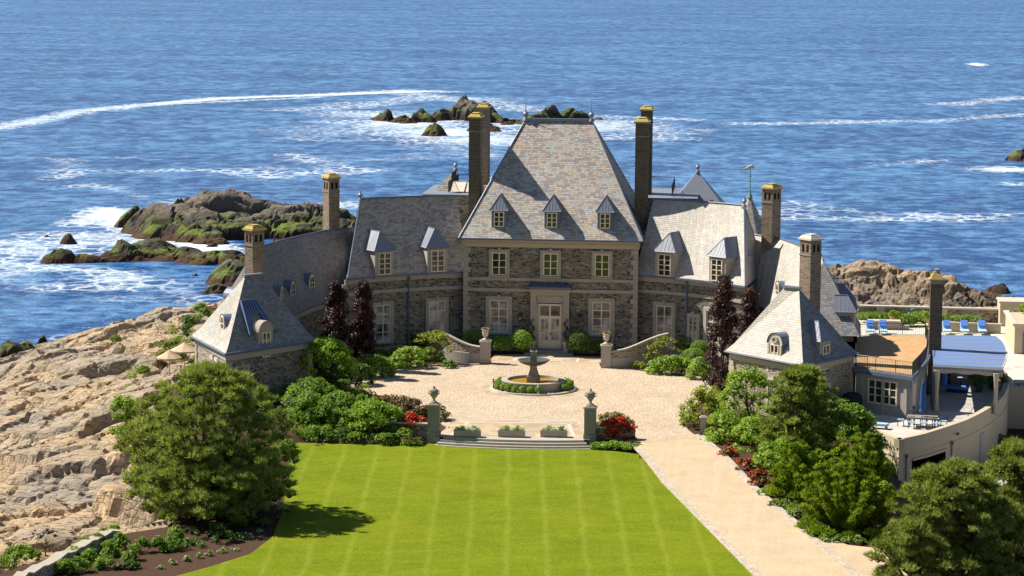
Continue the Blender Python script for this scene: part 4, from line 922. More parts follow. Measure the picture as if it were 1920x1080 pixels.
# --- chimneys
def chimney(c, w, d, z0, z1, ax=(1, 0), mat='brick_brown', cap='lichen_cap', vents=True, parent=man):
    c = V(c[0], c[1], 0); b = MB(); b.box(c+ZV*(z0+z1)/2, (w, d, z1-z0), ax=ax)
    o = b.build('chimney', M[mat], parent); b = MB()
    b.box(c+ZV*(z1-1.15), (w+.10, d+.10, .10), ax=ax); b.build('collar', M['grey_stone'], o)
    b = MB(); b.box(c+ZV*(z1+.07), (w+.26, d+.26, .14), ax=ax); b.box(c+ZV*(z1+.24), (w+.12, d+.12, .2), ax=ax, taper=.74); b.box(c+ZV*(z1+.40), (w*.6, d*.6, .08), ax=ax); b.build('chimney_cap', M[cap], o)
    a = unit(V(ax[0], ax[1], 0)); p = V(-a[1], a[0], 0)
    if vents:
        b = MB()
        for sgn in (-1, 1):
            for k in (-1, 1): b.box(c+a*sgn*(w/2)+p*k*d*.2+ZV*(z1-.62), (.03, d*.2, .55), ax=ax)
            for k in (-1, 1): b.box(c+p*sgn*(d/2)+a*k*w*.2+ZV*(z1-.62), (w*.2, .03, .55), ax=ax)
        b.build('vent', M['dark_void'], o)
    b = MB(); b.box(c+ZV*(z0+.35+0), (w+.07, d+.07, .7), ax=ax); b.build('flashing', M['lead_pale'], o)
    return o
chimney((-7.05, 5.2), .98, 2.3, 9.6, 19.75, mat='brick_dark', vents=False); chimney((-7.2, 13.6), .95, 2.3, 11.2, 20.1, mat='brick_brown', vents=False)
chimney((7.5, 4.9), 1.10, 2.2, 9.6, 19.55, mat='brick_dark', vents=False); chimney((7.55, 13.4), 1.0, 2.2, 11.2, 20.1, mat='brick_dark', vents=False)
def chim_at(px, pyt, pyb, guess_y, **k): pass
chimney((-19.3, 1.9), 1.3, 1.0, 8.4, 14.55, ax=(-.55, .83)); chimney((18.75, 1.2), 1.35, 1.05, 8.4, 14.3, ax=(.55, .83))
chimney((-21.45, -22.6), 1.2, .95, 6.2, 12.55, ax=(.62, .78)); chimney((21.6, -23.0), 1.3, 1.05, 5.6, 12.6, ax=(-.62, .78), cap='pale_cap')
# --- roof decks, rear roofs and turret
def railing(parent, P, z0, h=1.0, step=.14, post=2.2, name='railing', mat='black_iron'):
    b = MB(); P = [V(p[0], p[1]) for p in P]
    for a, c in zip(P[:-1], P[1:]):
        L = np.linalg.norm(c-a); N = max(1, int(L/step))
        b.tube([V(*a, z0+h), V(*c, z0+h)], .03, 4); b.tube([V(*a, z0+.12), V(*c, z0+.12)], .018, 4)
        for k in range(N+1):
            p = a+(c-a)*k/N; b.tube([V(*p, z0+.12), V(*p, z0+h)], .011 if k % max(1, int(post/step)) else .03, 4, cap=False)
    return b.build(name, M[mat], parent)
for s in (-1, 1):
    b = MB(); b.prism([(s*7.5, 9.5), (s*12.2, 9.5), (s*12.2, 19), (s*7.5, 19)], 4, 12.5); dk = b.build('rear_wall', M['fieldstone'], man)
    b = MB(); b.bx(min(s*7.5, s*12.3), max(s*7.5, s*12.3), 9.4, 19.1, 12.5, 12.58); b.build('roof_deck', M['lead_pale'], dk)
    railing(dk, [(s*10.0, 10.2), (s*10.0, 18.5), (s*7.7, 18.5)], 12.58, 1.1)
    b = MB()
    if s < 0:
        e = (-14.4, -10.1, 11.5, 20.5, 9.8); b.poly([V(-13.6, 11, 10.2), V(-10.1, 11, 10.2), V(-10.1, 13.6, 14.2)]); b.poly([V(-13.6, 20, 10.2), V(-13.6, 11, 10.2), V(-10.1, 13.6, 14.2), V(-10.1, 17.4, 14.2)]); b.poly([V(-10.1, 20, 10.2), V(-13.6, 20, 10.2), V(-10.1, 17.4, 14.2)])
        rr_ = b.build('rear_roof', M['slate_front'], man); finial(rr_, V(-10.15, 17.3, 14.2), .75, .2)
        b = MB()
        for k in range(2): b.poly([V(-9.9+k*1.35, 11.1, 12.7), V(-8.7+k*1.35, 11.1, 12.7), V(-8.7+k*1.35, 13.2, 13.4), V(-9.9+k*1.35, 13.2, 13.4)]); b.bx(-9.9+k*1.35, -8.7+k*1.35, 13.15, 13.3, 12.6, 13.45)
        b.build('hatch', M['pale_cap'], dk)
        b = MB(); b.bx(-6.9, -6.35, 11.0, 11.2, 11.9, 13.3); b.build('hatch', M['pale_cap'], dk)
    else:
        c = V(12.15, 15.5); ap = V(c[0], c[1], 14.5); q = [V(c[0]+i*2.7, c[1]+j*2.7, 11.2) for i, j in ((-1, -1), (1, -1), (1, 1), (-1, 1))]
        for k in range(4): b.poly([q[k], q[(k+1) % 4], ap])
        rr_ = b.build('rear_roof', M['lead_pale'], man); finial(rr_, ap, .75, .2)
        b = MB(); b.bx(13.35, 13.65, 13.0, 13.08, 11.6, 12.1); b.build('roof_light', M['dark_void'], rr_)
c = V(16.9, 6.2); b = MB(); N = 8; rad = 1.75
q = [V(c[0]+rad*math.cos(2*PI*(k+.5)/N), c[1]+rad*math.sin(2*PI*(k+.5)/N), 9.9) for k in range(N)]
for k in range(N): b.poly([q[k], q[(k+1) % N], V(c[0], c[1], 13.35)], 0)
tr_ = b.build('turret_roof', M['slate_front'], man)
b = MB(); b.prism([(c[0]+1.6*math.cos(2*PI*(k+.5)/N), c[1]+1.6*math.sin(2*PI*(k+.5)/N)) for k in range(N)], 0, 9.9); b.build('turret_wall', M['fieldstone'], man)
b = MB(); b.lathe(V(c[0], c[1], 13.0), [(.28, 0), (.10, .4), (.05, .6), (.13, .68), (.05, .76), (.03, 2.5), (.02, 2.6)], 8)
for a in range(4): b.tube([V(c[0], c[1], 15.0), V(c[0]+.3*math.cos(a*PI/2), c[1]+.3*math.sin(a*PI/2), 15.15)], .02, 4)
b.ball(V(c[0], c[1], 14.9), .10, 8, 5); wv = thing('weather_vane', 'green copper weather vane with a flying winged figure on the turret tip', 'weather vane', (c[0], c[1], 13.3))
b.build('pole', M['verdigris'], wv)
b = MB(); z = 15.65; b.tube([V(c[0]-.72, c[1], z-.12), V(c[0]-.45, c[1], z-.10), V(c[0]-.15, c[1], z+.05), V(c[0]+.1, c[1], z+.12), V(c[0]+.3, c[1], z-.0), V(c[0]+.45, c[1], z+.03)], [.02, .06, .13, .15, .07, .02], 8)
b.poly([V(c[0]-.1, c[1], z+.12), V(c[0]+.2, c[1]-.35, z+.22), V(c[0]-.25, c[1]-.5, z+.14)]); b.poly([V(c[0]-.1, c[1], z+.12), V(c[0]+.2, c[1]+.35, z+.22), V(c[0]-.25, c[1]+.5, z+.14)])
b.tube([V(c[0]-.72, c[1], z-.12), V(c[0]-.92, c[1], z+.04)], .03, 5); b.tube([V(c[0]+.3, c[1], z), V(c[0]+.62, c[1], z+.16)], .025, 5); b.build('figure', M['cutlery'], wv)
# wall lanterns beside the door
for x in (-2.55, 2.62):
    l_ = thing('wall_lantern', 'black wall lantern on the stone %s of the front door' % ('left' if x < 0 else 'right'), 'lantern', (x, -.2, 2.9))
    b = MB(); b.box(V(x, -.30, 3.0), (.26, .26, .5), taper=1.25); b.box(V(x, -.30, 3.33), (.36, .36, .16), taper=.3); b.tube([V(x, -.3, 3.4), V(x, -.25, 3.65), V(x, 0, 3.6)], .025, 5); b.build('lamp_housing', M['black_iron'], l_)
    b = MB(); b.box(V(x, -.30, 3.0), (.16, .29, .34)); b.build('glass', M['glass_painted_refl'], l_)
# pavilion windows (ground floor)
I_, F_, O_, B_, R0, R1, cen = PAV[1]
p, n = face_pt(1, F_, O_, .45, .40); window(man, p, n, 1.25, -.1, 2.3, 2, 3, surround=(.22, 'pale_stone')); 
p, n = face_pt(1, F_, O_, .12, .40); window(man, p, n, 1.1, .9, 2.9, 2, 3, surround=(.2, 'pale_stone'))
p, n = face_pt(1, I_, F_, .6, .40); window(man, p, n, 1.1, .7, 2.7, 2, 3, surround=(.2, 'pale_stone'))
I_, F_, O_, B_, R0, R1, cen = PAV[-1]
p, n = face_pt(-1, F_, O_, .42, .35); window(man, p, n, 1.5, .3, 3.2, 2, 3, surround=(.28, 'pale_stone'))
p, n = face_pt(-1, I_, F_, .80, .40); window(man, p, n, 1.2, .9, 3.0, 2, 3, surround=(.2, 'limestone'))
# ------------------------------------------------------------------ plants
def rdir(n, rs):
    v = rs.normal(size=(n, 3)); return v/np.linalg.norm(v, axis=1)[:, None]
def tri_mesh(name, tris, rnd, mats, mat_idx, parent, loc, quads=None):
    "tris: (n,3,3) triangles, rnd one value each"
    n = len(tris); co = (tris.reshape(-1, 3)-np.asarray(loc)).astype(np.float32)
    me = bpy.data.meshes.new(name); me.vertices.add(n*3); me.vertices.foreach_set('co', co.ravel())
    me.loops.add(n*3); me.loops.foreach_set('vertex_index', np.arange(n*3, dtype=np.int32))
    me.polygons.add(n); me.polygons.foreach_set('loop_start', np.arange(0, n*3, 3, dtype=np.int32)); me.polygons.foreach_set('loop_total', np.full(n, 3, dtype=np.int32))
    me.polygons.foreach_set('material_index', mat_idx.astype(np.int32))
    for m in mats: me.materials.append(m)
    a = me.attributes.new('rnd', 'FLOAT', 'FACE'); a.data.foreach_set('value', rnd.astype(np.float32))
    me.update(calc_edges=True); o = bpy.data.objects.new(name, me); SC.collection.objects.link(o)
    if parent is not None: o.parent = parent; o.location = (0, 0, 0)
    else: o.location = tuple(loc)
    o['_loc'] = [float(x) for x in loc]
    return o
def leaves(cl, dens, size, rs, up=.35, shell=.62, asp=.55):
    "cl: clumps (x,y,z,rx,rz) -> leaf triangles on and inside each clump, facing outwards, pairs of triangles make a leaf"
    T, Rn = [], []
    for x, y, z, rx, rz in cl:
        n = max(6, int(dens*1.6*rx*rz)); d = rdir(n, rs); d[:, 2] = np.where(d[:, 2] < -.35, -d[:, 2], d[:, 2])
        rad = shell+(1.08-shell)*rs.rand(n)**.6; p = np.array([x, y, z])+d*np.array([rx, rx, rz])*rad[:, None]
        nr = d*.8+rs.normal(size=(n, 3))*.55+np.array([0, 0, up]); nr /= np.linalg.norm(nr, axis=1)[:, None]
        t = np.cross(nr, rdir(n, rs)); t /= np.linalg.norm(t, axis=1)[:, None]+1e-9; b = np.cross(nr, t)
        s = size*.8*(.5+.9*rs.rand(n))[:, None]; A = p-t*s; B = p+b*s*asp; C = p+t*s; D = p-b*s*asp
        T.append(np.stack([A, B, C], 1)); T.append(np.stack([A, C, D], 1)); cv = rs.rand()
        r = np.clip(.5*cv+.5*rs.rand(n), 0, 1); Rn += [r, r]
    return np.concatenate(T), np.concatenate(Rn)
def needles(cl, dens, ln, rs, up=.7, blades=5, wd=.035, spread=.55):
    T, Rn = [], []
    for x, y, z, rx, rz in cl:
        n = max(5, int(dens*rx*rz)); d = rdir(n, rs); d[:, 2] = np.where(d[:, 2] < -.2, -d[:, 2]*.7, d[:, 2])
        p = np.array([x, y, z])+d*np.array([rx, rx, rz])*(.35+.65*rs.rand(n)**.5)[:, None]; cv = rs.rand(); fr = .55*cv+.45*rs.rand(n)
        ax = d*.75+np.array([0, 0, up])+rs.normal(size=(n, 3))*.3; ax /= np.linalg.norm(ax, axis=1)[:, None]
        for k in range(blades):
            q = ax+rdir(n, rs)*spread; q /= np.linalg.norm(q, axis=1)[:, None]; L = (ln*(.6+.7*rs.rand(n)))[:, None]
            w = np.cross(q, rdir(n, rs)); w /= np.linalg.norm(w, axis=1)[:, None]+1e-9
            T.append(np.stack([p-w*wd, p+w*wd, p+q*L], 1)); Rn.append(np.clip(fr+(rs.rand(n)-.5)*.3, 0, 1))
    return np.concatenate(T), np.concatenate(Rn)
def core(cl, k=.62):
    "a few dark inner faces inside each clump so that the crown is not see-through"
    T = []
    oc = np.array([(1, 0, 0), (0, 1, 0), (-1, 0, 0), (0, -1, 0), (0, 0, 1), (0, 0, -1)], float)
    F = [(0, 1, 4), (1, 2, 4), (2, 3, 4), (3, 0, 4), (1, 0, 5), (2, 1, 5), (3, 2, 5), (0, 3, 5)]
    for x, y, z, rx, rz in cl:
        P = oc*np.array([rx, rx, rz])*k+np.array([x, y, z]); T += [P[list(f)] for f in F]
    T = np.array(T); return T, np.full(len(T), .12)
def shrub(label, pos, clumps, leaf='mid_leaf', dens=260, size=.11, cat='shrub', group=None, name='shrub', flowers=None, seed=None, needle=False, corek=.66, up=.35, nl=.3, **kw):
    "clumps relative to pos"
    rs = np.random.RandomState(seed if seed is not None else abs(hash(label)) % 1000 if False else (int(abs(pos[0])*131+abs(pos[1])*57) % 9973))
    cl = [(pos[0]+c[0], pos[1]+c[1], pos[2]+c[2], c[3], c[4]) for c in clumps]
    T, r = needles(cl, dens, nl, rs, **kw) if needle else leaves(cl, dens, size, rs, up=up, **kw); mi = np.zeros(len(T))
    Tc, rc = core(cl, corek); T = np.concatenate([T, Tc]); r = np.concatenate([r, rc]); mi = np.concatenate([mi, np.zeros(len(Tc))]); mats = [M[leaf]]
    if flowers:
        fm, fd, fs = flowers; Tf, rf_ = leaves(cl, fd, fs, rs, up=.5, shell=1.0, asp=.9); T = np.concatenate([T, Tf]); r = np.concatenate([r, rf_]); mi = np.concatenate([mi, np.ones(len(Tf))]); mats.append(M[fm])
    o = tri_mesh(name, T, r, mats, mi, None, pos); o['label'] = label; o['category'] = cat
    if group: o['group'] = group
    return o
def mound(w, d, h, n, rs, r=.5, flat=.8):
    "clumps of a rounded mass w x d in plan, h high"
    out = []
    for _ in range(n):
        a = rs.rand()*2*PI; q = math.sqrt(rs.rand()); x = math.cos(a)*q; y = math.sin(a)*q; top = h*math.sqrt(max(.05, 1-q*q*.85))
        rr = r*(.7+.6*rs.rand()); out.append((x*(w/2-rr*.6), y*(d/2-rr*.6), max(rr*.5, top-rr*flat), rr, rr*.85))
    for _ in range(max(3, n//3)):
        a = rs.rand()*2*PI; q = .9; out.append((math.cos(a)*(w/2-r*.5)*q, math.sin(a)*(d/2-r*.5)*q, r*.6, r*.8, r*.7))
    return out
def RS(k): return np.random.RandomState(k)
def tree(label, cat, base, clumps, leaf, dens, size, seed, needle=False, trunk_r=.16, th=1.2, stems=1, name='tree', group=None, limbs=14, nl=.3, corek=.5, **kw):
    rs = RS(seed); t = thing(name, label, cat, base, group); base = np.asarray(base, float)
    cl = [(base[0]+c[0], base[1]+c[1], base[2]+c[2], c[3], c[4]) for c in clumps]
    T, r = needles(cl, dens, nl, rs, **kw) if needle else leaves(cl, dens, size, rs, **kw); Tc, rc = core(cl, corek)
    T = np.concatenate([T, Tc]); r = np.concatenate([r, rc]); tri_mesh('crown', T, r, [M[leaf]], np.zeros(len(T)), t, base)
    b = MB(); top = max(c[2] for c in clumps)*.8
    for s_ in range(stems):
        a = rs.rand()*2*PI; lean = .12*top*(stems > 1); P = [base+V(0, 0, -.3)]
        for k in range(1, 6): P.append(base+V(math.cos(a)*lean*k/5*2+.1*rs.randn(), math.sin(a)*lean*k/5*2+.1*rs.randn(), top*k/5))
        b.tube(P, [trunk_r*(1-.16*k) for k in range(6)], 7)
        idx = rs.permutation(len(cl))[:limbs]
        for i in idx:
            c = np.array(cl[i][:3]); k = min(4, max(0, int((c[2]-base[2])/top*4*.6))); s0 = P[k]; m = (s0+c)/2+V(0, 0, -.12*np.linalg.norm(c-s0)*.5)
            b.tube([s0, m, c], [trunk_r*.42, trunk_r*.26, trunk_r*.10], 5)
    b.build('trunk', M['bark'], t, at=base); return t
def pine_clumps(w, d, h, n, rs, z0=.5, rr=.62, lean=(0, 0), top=.55, q0=.35):
    out = []
    for _ in range(n):
        z = z0+(h-z0)*rs.rand()**.85; f = (z-z0)/(h-z0); R = math.sqrt(max(.04, 1-(max(0, f-.35)/.65)**2))*(.62+.38*min(1, f*3+.3)); a = rs.rand()*2*PI
        q = (q0+(1-q0)*rs.rand()**.5)*(.72+.5*rs.rand()); s = rr*(.7+.6*rs.rand())
        out.append((math.cos(a)*q*R*w/2+lean[0]*f, math.sin(a)*q*R*d/2+lean[1]*f, z, s, s*.72))
    return out
# big pine on the left and the tree behind it
gp = G(405, 966, -.5); gp[2] = -.6
tree('big dark spreading pine at the left edge of the lawn', 'pine tree', tuple(gp), pine_clumps(9.7, 10.5, 9.2, 700, RS(3), .3, .29, (-.5, .3), q0=.1)+pine_clumps(9.2, 11.5, 4.4, 300, RS(4), .2, .36, (-.2, -.6)), 'pine_leaf', 380, .1, 5, needle=True, trunk_r=.24, stems=3, name='pine_tree', nl=.36, limbs=26, wd=.026, corek=.6)
gp = G(300, 930, -1.2); tree('smaller olive green pine leaning out over the rocks on the left', 'pine tree', (gp[0], gp[1], -1.5), pine_clumps(4.6, 4.5, 6.5, 120, RS(8), .4, .42, (-.3, .5)), 'pine_leaf', 250, .1, 9, needle=True, trunk_r=.15, stems=2, name='pine_tree', nl=.36, limbs=16, wd=.038)
# lower right pines
for k, (px, py, w, h, n, lab, z) in enumerate(((1785, 1140, 7.4, 8.2, 480, 'dark green pine filling the lower right corner beside the garage door', -2.6), (1905, 1120, 7.0, 9.0, 440, 'tall pine at the right edge of the photograph in front of the garage yard', -3.0), (1705, 1130, 4.2, 4.4, 90, 'low bushy pine at the foot of the drive fork, lowest on the right', -1.6))):
    g = G(px, py, z); tree(lab, 'pine tree', (g[0], g[1], z), pine_clumps(w, w*.9, h, n, RS(20+k), .5, .38, q0=.2), 'pine_leaf', 380, .1, 30+k, needle=True, trunk_r=.22, stems=2, name='pine_tree', nl=.30, limbs=20, wd=.032, corek=.5)
# right bed: pine, two junipers
g = G(1495, 862, -.4); tree('dark olive pine in the bed between the drive and the right pavilion', 'pine tree', (g[0], g[1], -.4), pine_clumps(5.2, 4.8, 6.4, 300, RS(41), .3, .36, (.1, 0), q0=.2), 'pine_leaf', 380, .1, 42, needle=True, trunk_r=.17, stems=2, name='pine_tree', nl=.28, limbs=18, wd=.03, corek=.6)
def juniper(label, px, py, z, w, h, seed, n=26):
    g = G(px, py, z); rs = RS(seed); base = V(g[0], g[1], z); T, Rn = [], []; t = thing('juniper', label, 'juniper', base); cls = []
    for i in range(n*3):                                                              # plumes that sweep up and out
        a = rs.rand()*2*PI; q = rs.rand()**.55; L = h*(1.0-.5*q)*(.45+.55*rs.rand()); out_ = V(math.cos(a), math.sin(a), 0)*q*w/2
        for k in range(9):
            f = .15+.85*k/8; p = V(out_[0]*f**.8, out_[1]*f**.8, L*f**1.15*(1-.25*q)); rr = .30*(1-.72*f)+.09
            cls.append((base[0]+p[0]+rs.randn()*.06, base[1]+p[1]+rs.randn()*.06, base[2]+p[2]+.15, rr, rr*1.25))
    for i in range(14):
        a = rs.rand()*2*PI; cls.append((base[0]+math.cos(a)*w*.42, base[1]+math.sin(a)*w*.42, base[2]+.4, .55, .35))
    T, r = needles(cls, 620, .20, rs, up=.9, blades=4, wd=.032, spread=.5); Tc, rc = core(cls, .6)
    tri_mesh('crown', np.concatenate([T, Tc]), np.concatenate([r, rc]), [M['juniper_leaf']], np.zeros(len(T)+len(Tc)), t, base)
    b = MB()
    for i in range(5): a = i*1.3; b.tube([base, base+V(math.cos(a)*w*.2, math.sin(a)*w*.2, h*.45)], [.12, .04], 6)
    b.build('trunk', M['bark'], t, at=base)
juniper('large yellow green juniper with upswept plumes at the bottom of the right bed', 1590, 1000, -.6, 6.0, 7.0, 51, 34)
juniper('yellow green juniper behind the largest one, nearer the terrace wall', 1618, 935, -1.2, 3.8, 5.4, 52, 24)
juniper('smaller juniper close to the drive beside the dark pine', 1500, 935, -.5, 4.0, 4.6, 53, 22)
# purple beeches
for px, py, w, h, lab in ((630, 704, 3.7, 7.5, 'broad purple leaved beech column nearest the left pavilion'), (681, 692, 2.3, 7.3, 'slim purple leaved beech column beside the left wing window'),
                          (1354, 740, 3.3, 9.2, 'tall purple leaved beech column at the right edge of the courtyard'), (1403, 692, 2.6, 6.6, 'purple leaved beech column close behind the taller one on the right')):
    g = G(px, py, 0); rs = RS(int(px)); cl = []
    for i in range(110):
        z = .5+(h-.6)*rs.rand(); f = z/h; R = (1-max(0, f-.35)**1.5*1.5)*w/2; a = rs.rand()*2*PI; q = rs.rand()**.5*.8; s = .34+.16*rs.rand(); cl.append((math.cos(a)*q*R, math.sin(a)*q*R, z, s, s*1.1))
    tree(lab, 'beech tree', (g[0], g[1], -.05), cl, 'beech_leaf', 520, .085, int(px)+1, trunk_r=.10, name='beech_tree', group='purple beech columns', limbs=10, up=.2, corek=.6)
def S(label, px, py, w, d, h, n=14, leaf='mid_leaf', z=0.0, r=.45, **kw):
    g = G(px, py, z); rs = RS(int(px*7+py)); big = w > 1.7
    if big: w, d, h, n = w*1.2, d*1.2, h*1.1, int(n*1.5)
    return shrub(label, (g[0], g[1]+(.25 if big else 0), z-.05), mound(w, d, h, n, rs, r), leaf, **kw)
# left bed
S('large dark rhododendron between the left pavilion and the big pine', 512, 742, 3.6, 3.2, 4.2, 36, 'dark_leaf', r=.5, dens=260, size=.13)
g = G(612, 742, 0); tree('fresh green young tree with loose leaves in front of the left pavilion', 'small tree', (g[0], g[1], -.05), mound(5.4, 4.4, 4.7, 90, RS(61), .42), 'bright_leaf', 230, .12, 62, trunk_r=.08, limbs=10)
S('dense dark evergreen filling the corner between the left pavilion and the beeches', 585, 730, 4.2, 3.2, 3.6, 34, 'dark_leaf', r=.5)
S('tall green rhododendron bank behind the upper left lawn edge', 585, 790, 4.2, 3.4, 3.0, 34, 'mid_leaf', r=.48)
S('dark green shrub at the foot of the purple beeches on the left', 660, 722, 3.2, 2.2, 1.9, 16, 'dark_leaf', size=.13)
S('white flowering shrub at the left rim of the courtyard', 694, 706, 3.8, 2.0, 1.75, 22, 'mid_leaf', flowers=('white_petal', 26, .05))
S('pale green hydrangea with cream heads left of the swooping wall', 768, 690, 2.9, 2.0, 1.7, 18, 'bright_leaf', size=.11, flowers=('white_petal', 16, .07))
g = G(812, 684, 0); tree('lime green spreading maple in front of the left swooping wall', 'maple tree', (g[0], g[1]+.6, -.05), [(c[0], c[1], c[2]+.9, c[3], c[4]*.6) for c in mound(3.7, 2.8, 2.2, 26, RS(71), .42)], 'maple_leaf', 190, .12, 72, trunk_r=.08, limbs=12)
S('low green shrub under the lime green maple on the left', 842, 690, 1.6, 1.0, .8, 8, 'mid_leaf', r=.3)
S('long dark hedge against the left wing wall', 735, 652, 5.6, 2.0, 1.9, 26, 'dark_leaf', z=.2, r=.5)
S('dark hedge behind the left swooping wall', 862, 648, 2.6, 1.6, 1.7, 12, 'dark_leaf', z=.2)
S('dark laurel bush against the wall right of the front door, behind the gate pillar', 1166, 652, 2.6, 1.4, 1.5, 12, 'dark_leaf', z=.2)
def boxball(label, px, py, d, h, z=0.0, leaf='box_leaf', dens=1500, size=.07):
    g = G(px, py, z); return shrub(label, (g[0], g[1], z-.03), [(0, 0, h/2, d/2, h/2)], leaf, dens=dens, size=size, shell=.86, corek=.78, cat='topiary ball', name='topiary_ball')
boxball('round clipped box ball left of the front door above the gate pillar', 886, 650, 2.0, 1.5, .3)
boxball('dark clipped ball under the window left of the front door', 938, 664, 1.9, 1.6, 0)
boxball('largest clipped ball directly left of the front door', 978, 665, 1.9, 2.1, 0)
boxball('large dark clipped ball directly right of the front door', 1085, 668, 2.1, 2.2, 0, 'dark_leaf')
boxball('low dark clipped ball under the window right of the front door', 1120, 668, 1.4, 1.4, 0, 'dark_leaf')
# right of the courtyard
g = G(1245, 694, 0); tree('yellow green open maple in front of the right swooping wall', 'maple tree', (g[0], g[1]+.5, -.05), [(c[0], c[1], c[2]+.7, c[3]*.85, c[4]*.55) for c in mound(3.6, 2.6, 2.3, 22, RS(81), .42)], 'maple_leaf', 150, .11, 82, trunk_r=.07, limbs=12)
S('low yellow green shrub at the foot of the right swooping wall', 1198, 692, 1.6, .9, .8, 9, 'maple_leaf', r=.28)
for i, (px, py, d, h) in enumerate(((1290, 668, 1.9, 2.0), (1312, 676, 1.7, 1.7), (1300, 686, 2.0, 1.5))):
    boxball('bright cloud pruned mound, %s of the three beside the right purple beech' % ('rearmost', 'right hand one', 'front one')[i], px, py, d, h, 0, 'mid_leaf')
S('pale lime hydrangea hedge along the right rim of the courtyard', 1262, 703, 4.2, 1.5, 1.5, 24, 'bright_leaf', flowers=('white_petal', 14, .06))
S('pale lime hydrangea at the foot of the tall right purple beech', 1312, 712, 1.9, 1.5, 1.7, 12, 'bright_leaf', flowers=('white_petal', 12, .06))
S('yellow green shrub at the corner where the drive meets the courtyard', 1310, 800, 2.6, 2.6, 2.6, 18, 'maple_leaf', r=.45)
g = G(1400, 800, -.1); tree('bright green young tree in front of the right pavilion', 'small tree', (g[0], g[1], -.1), mound(4.4, 3.6, 4.6, 46, RS(91), .45), 'bright_leaf', 150, .13, 92, trunk_r=.09, limbs=14)
S('mixed green shrub between the bright young tree and the drive', 1360, 832, 2.6, 2.6, 2.3, 18, 'bright_leaf', z=-.2)
S('leafy lime shrub behind the red roses by the drive', 1412, 850, 2.8, 2.4, 2.4, 18, 'bright_leaf', z=-.3)
S('leafy shrub beside the dark olive pine', 1455, 888, 2.8, 2.6, 2.2, 18, 'bright_leaf', z=-.4)
S('dense evergreen shrub under the terrace parapet', 1590, 862, 4.2, 3.0, 3.6, 26, 'mid_leaf', z=-.6, r=.6, size=.14)
S('green climbing shrub against the stucco corner of the terrace wall', 1648, 905, 2.4, 1.6, 1.7, 14, 'dark_leaf', z=-2.6, r=.5)
S('mid green shrub against the right pavilion wall', 1500, 790, 3.6, 2.4, 2.8, 22, 'bright_leaf', z=-.1)
S('shade green shrub below the loungers on the terrace edge', 1560, 820, 4.0, 2.6, 2.7, 20, 'mid_leaf', z=-.3, r=.55)
for i, (px, py, lab) in enumerate(((1366, 860, 'red rose bush by the drive, nearest the courtyard'), (1396, 884, 'red rose bush by the drive, second from the courtyard'), (1422, 906, 'red rose bush by the drive, third from the courtyard'))):
    S(lab, px, py, 1.5, 1.7, 1.0, 9, 'dark_leaf', z=-.35, r=.32, flowers=('red_petal', 110, .11), cat='rose bush', name='rose_bush', group='red roses along the drive')
for i, (px, py) in enumerate(((1436, 928), (1462, 948), (1488, 968), (1512, 990), (1530, 1004), (1560, 1014), (1600, 1018))):
    S(('low white rose bush by the drive, number %s counted down from the red roses' % ('one', 'two', 'three', 'four', 'five', 'six', 'seven')[i]), px, py, 1.5, 1.2, .6, 8, 'mid_leaf', z=-.48, r=.26, flowers=(('pink_petal', 45, .05) if i < 5 else ('white_petal', 6, .04)), cat='rose bush', name='rose_bush', group='pale roses along the drive')
# around the stairs
S('wide green shrub mass left of the stairs behind the rhododendrons', 640, 805, 4.4, 3.2, 2.5, 30, 'mid_leaf', r=.5)
S('big rounded green shrub at the upper left corner of the lawn', 700, 822, 4.4, 3.0, 2.6, 30, 'bright_leaf', z=-.4, r=.5, dens=300)
S('dark green shrub between the big pine and the upper left lawn corner', 548, 812, 2.8, 2.8, 2.4, 18, 'dark_leaf', z=-.5, r=.45)
S('low green shrub on the lawn edge right of the big pine', 538, 846, 1.6, 2.4, 1.0, 12, 'mid_leaf', z=-.5, r=.35)
S('dark shrub at the left upper edge of the lawn', 575, 816, 2.8, 2.6, 3.0, 20, 'mid_leaf', z=-.5, r=.5)
S('rust tinged spirea sloping toward the left gate pillar', 735, 790, 5.4, 3.4, 1.8, 34, 'rust_leaf', r=.38)
S('pink green spirea beside the left lawn pillar', 812, 788, 2.2, 2.2, 1.1, 14, 'spirea_leaf', r=.34)
S('dark rose bush with red blooms left of the left lawn pillar', 774, 826, 2.1, 1.4, 1.9, 18, 'dark_leaf', z=-.5, r=.36, flowers=('red_petal', 150, .12), cat='rose bush', name='rose_bush')
S('low lime box edging left of the stairs', 774, 835, 1.6, .7, .45, 10, 'bright_leaf', z=-.5, r=.28)
S('low glossy green shrub spilling onto the upper left lawn edge', 600, 828, 2.6, 1.6, 1.2, 14, 'mid_leaf', z=-.5, r=.4)
S('middle low green shrub along the upper left lawn edge', 650, 829, 2.8, 1.5, 1.0, 14, 'dark_leaf', z=-.5, r=.4)
S('small bright green shrub on the upper lawn edge nearest the roses', 722, 834, 1.8, 1.0, .8, 10, 'mid_leaf', z=-.5, r=.3)
S('dark green shrub between the red roses and the rounded lawn shrub', 738, 828, 1.8, 1.6, 1.3, 10, 'dark_leaf', z=-.5, r=.36)
S('low green spirea on top of the short wall right of the stairs', 1148, 800, 2.7, 1.6, 1.0, 14, 'spirea_leaf', r=.32, dens=300)
S('dense rose bush with red blooms right of the right lawn pillar', 1156, 829, 2.4, 1.2, 1.7, 18, 'dark_leaf', z=-.2, r=.36, flowers=('red_petal', 170, .13), cat='rose bush', name='rose_bush')
S('low rounded lime box cushion at the foot of the right lawn pillar', 1150, 843, 2.9, .8, .6, 18, 'box_leaf', z=-.45, r=.34, dens=500, size=.07)
S('small lime box mound on the lawn corner beside the drive', 1190, 843, 1.4, .9, .55, 10, 'box_leaf', z=-.35, r=.3, dens=500, size=.07)
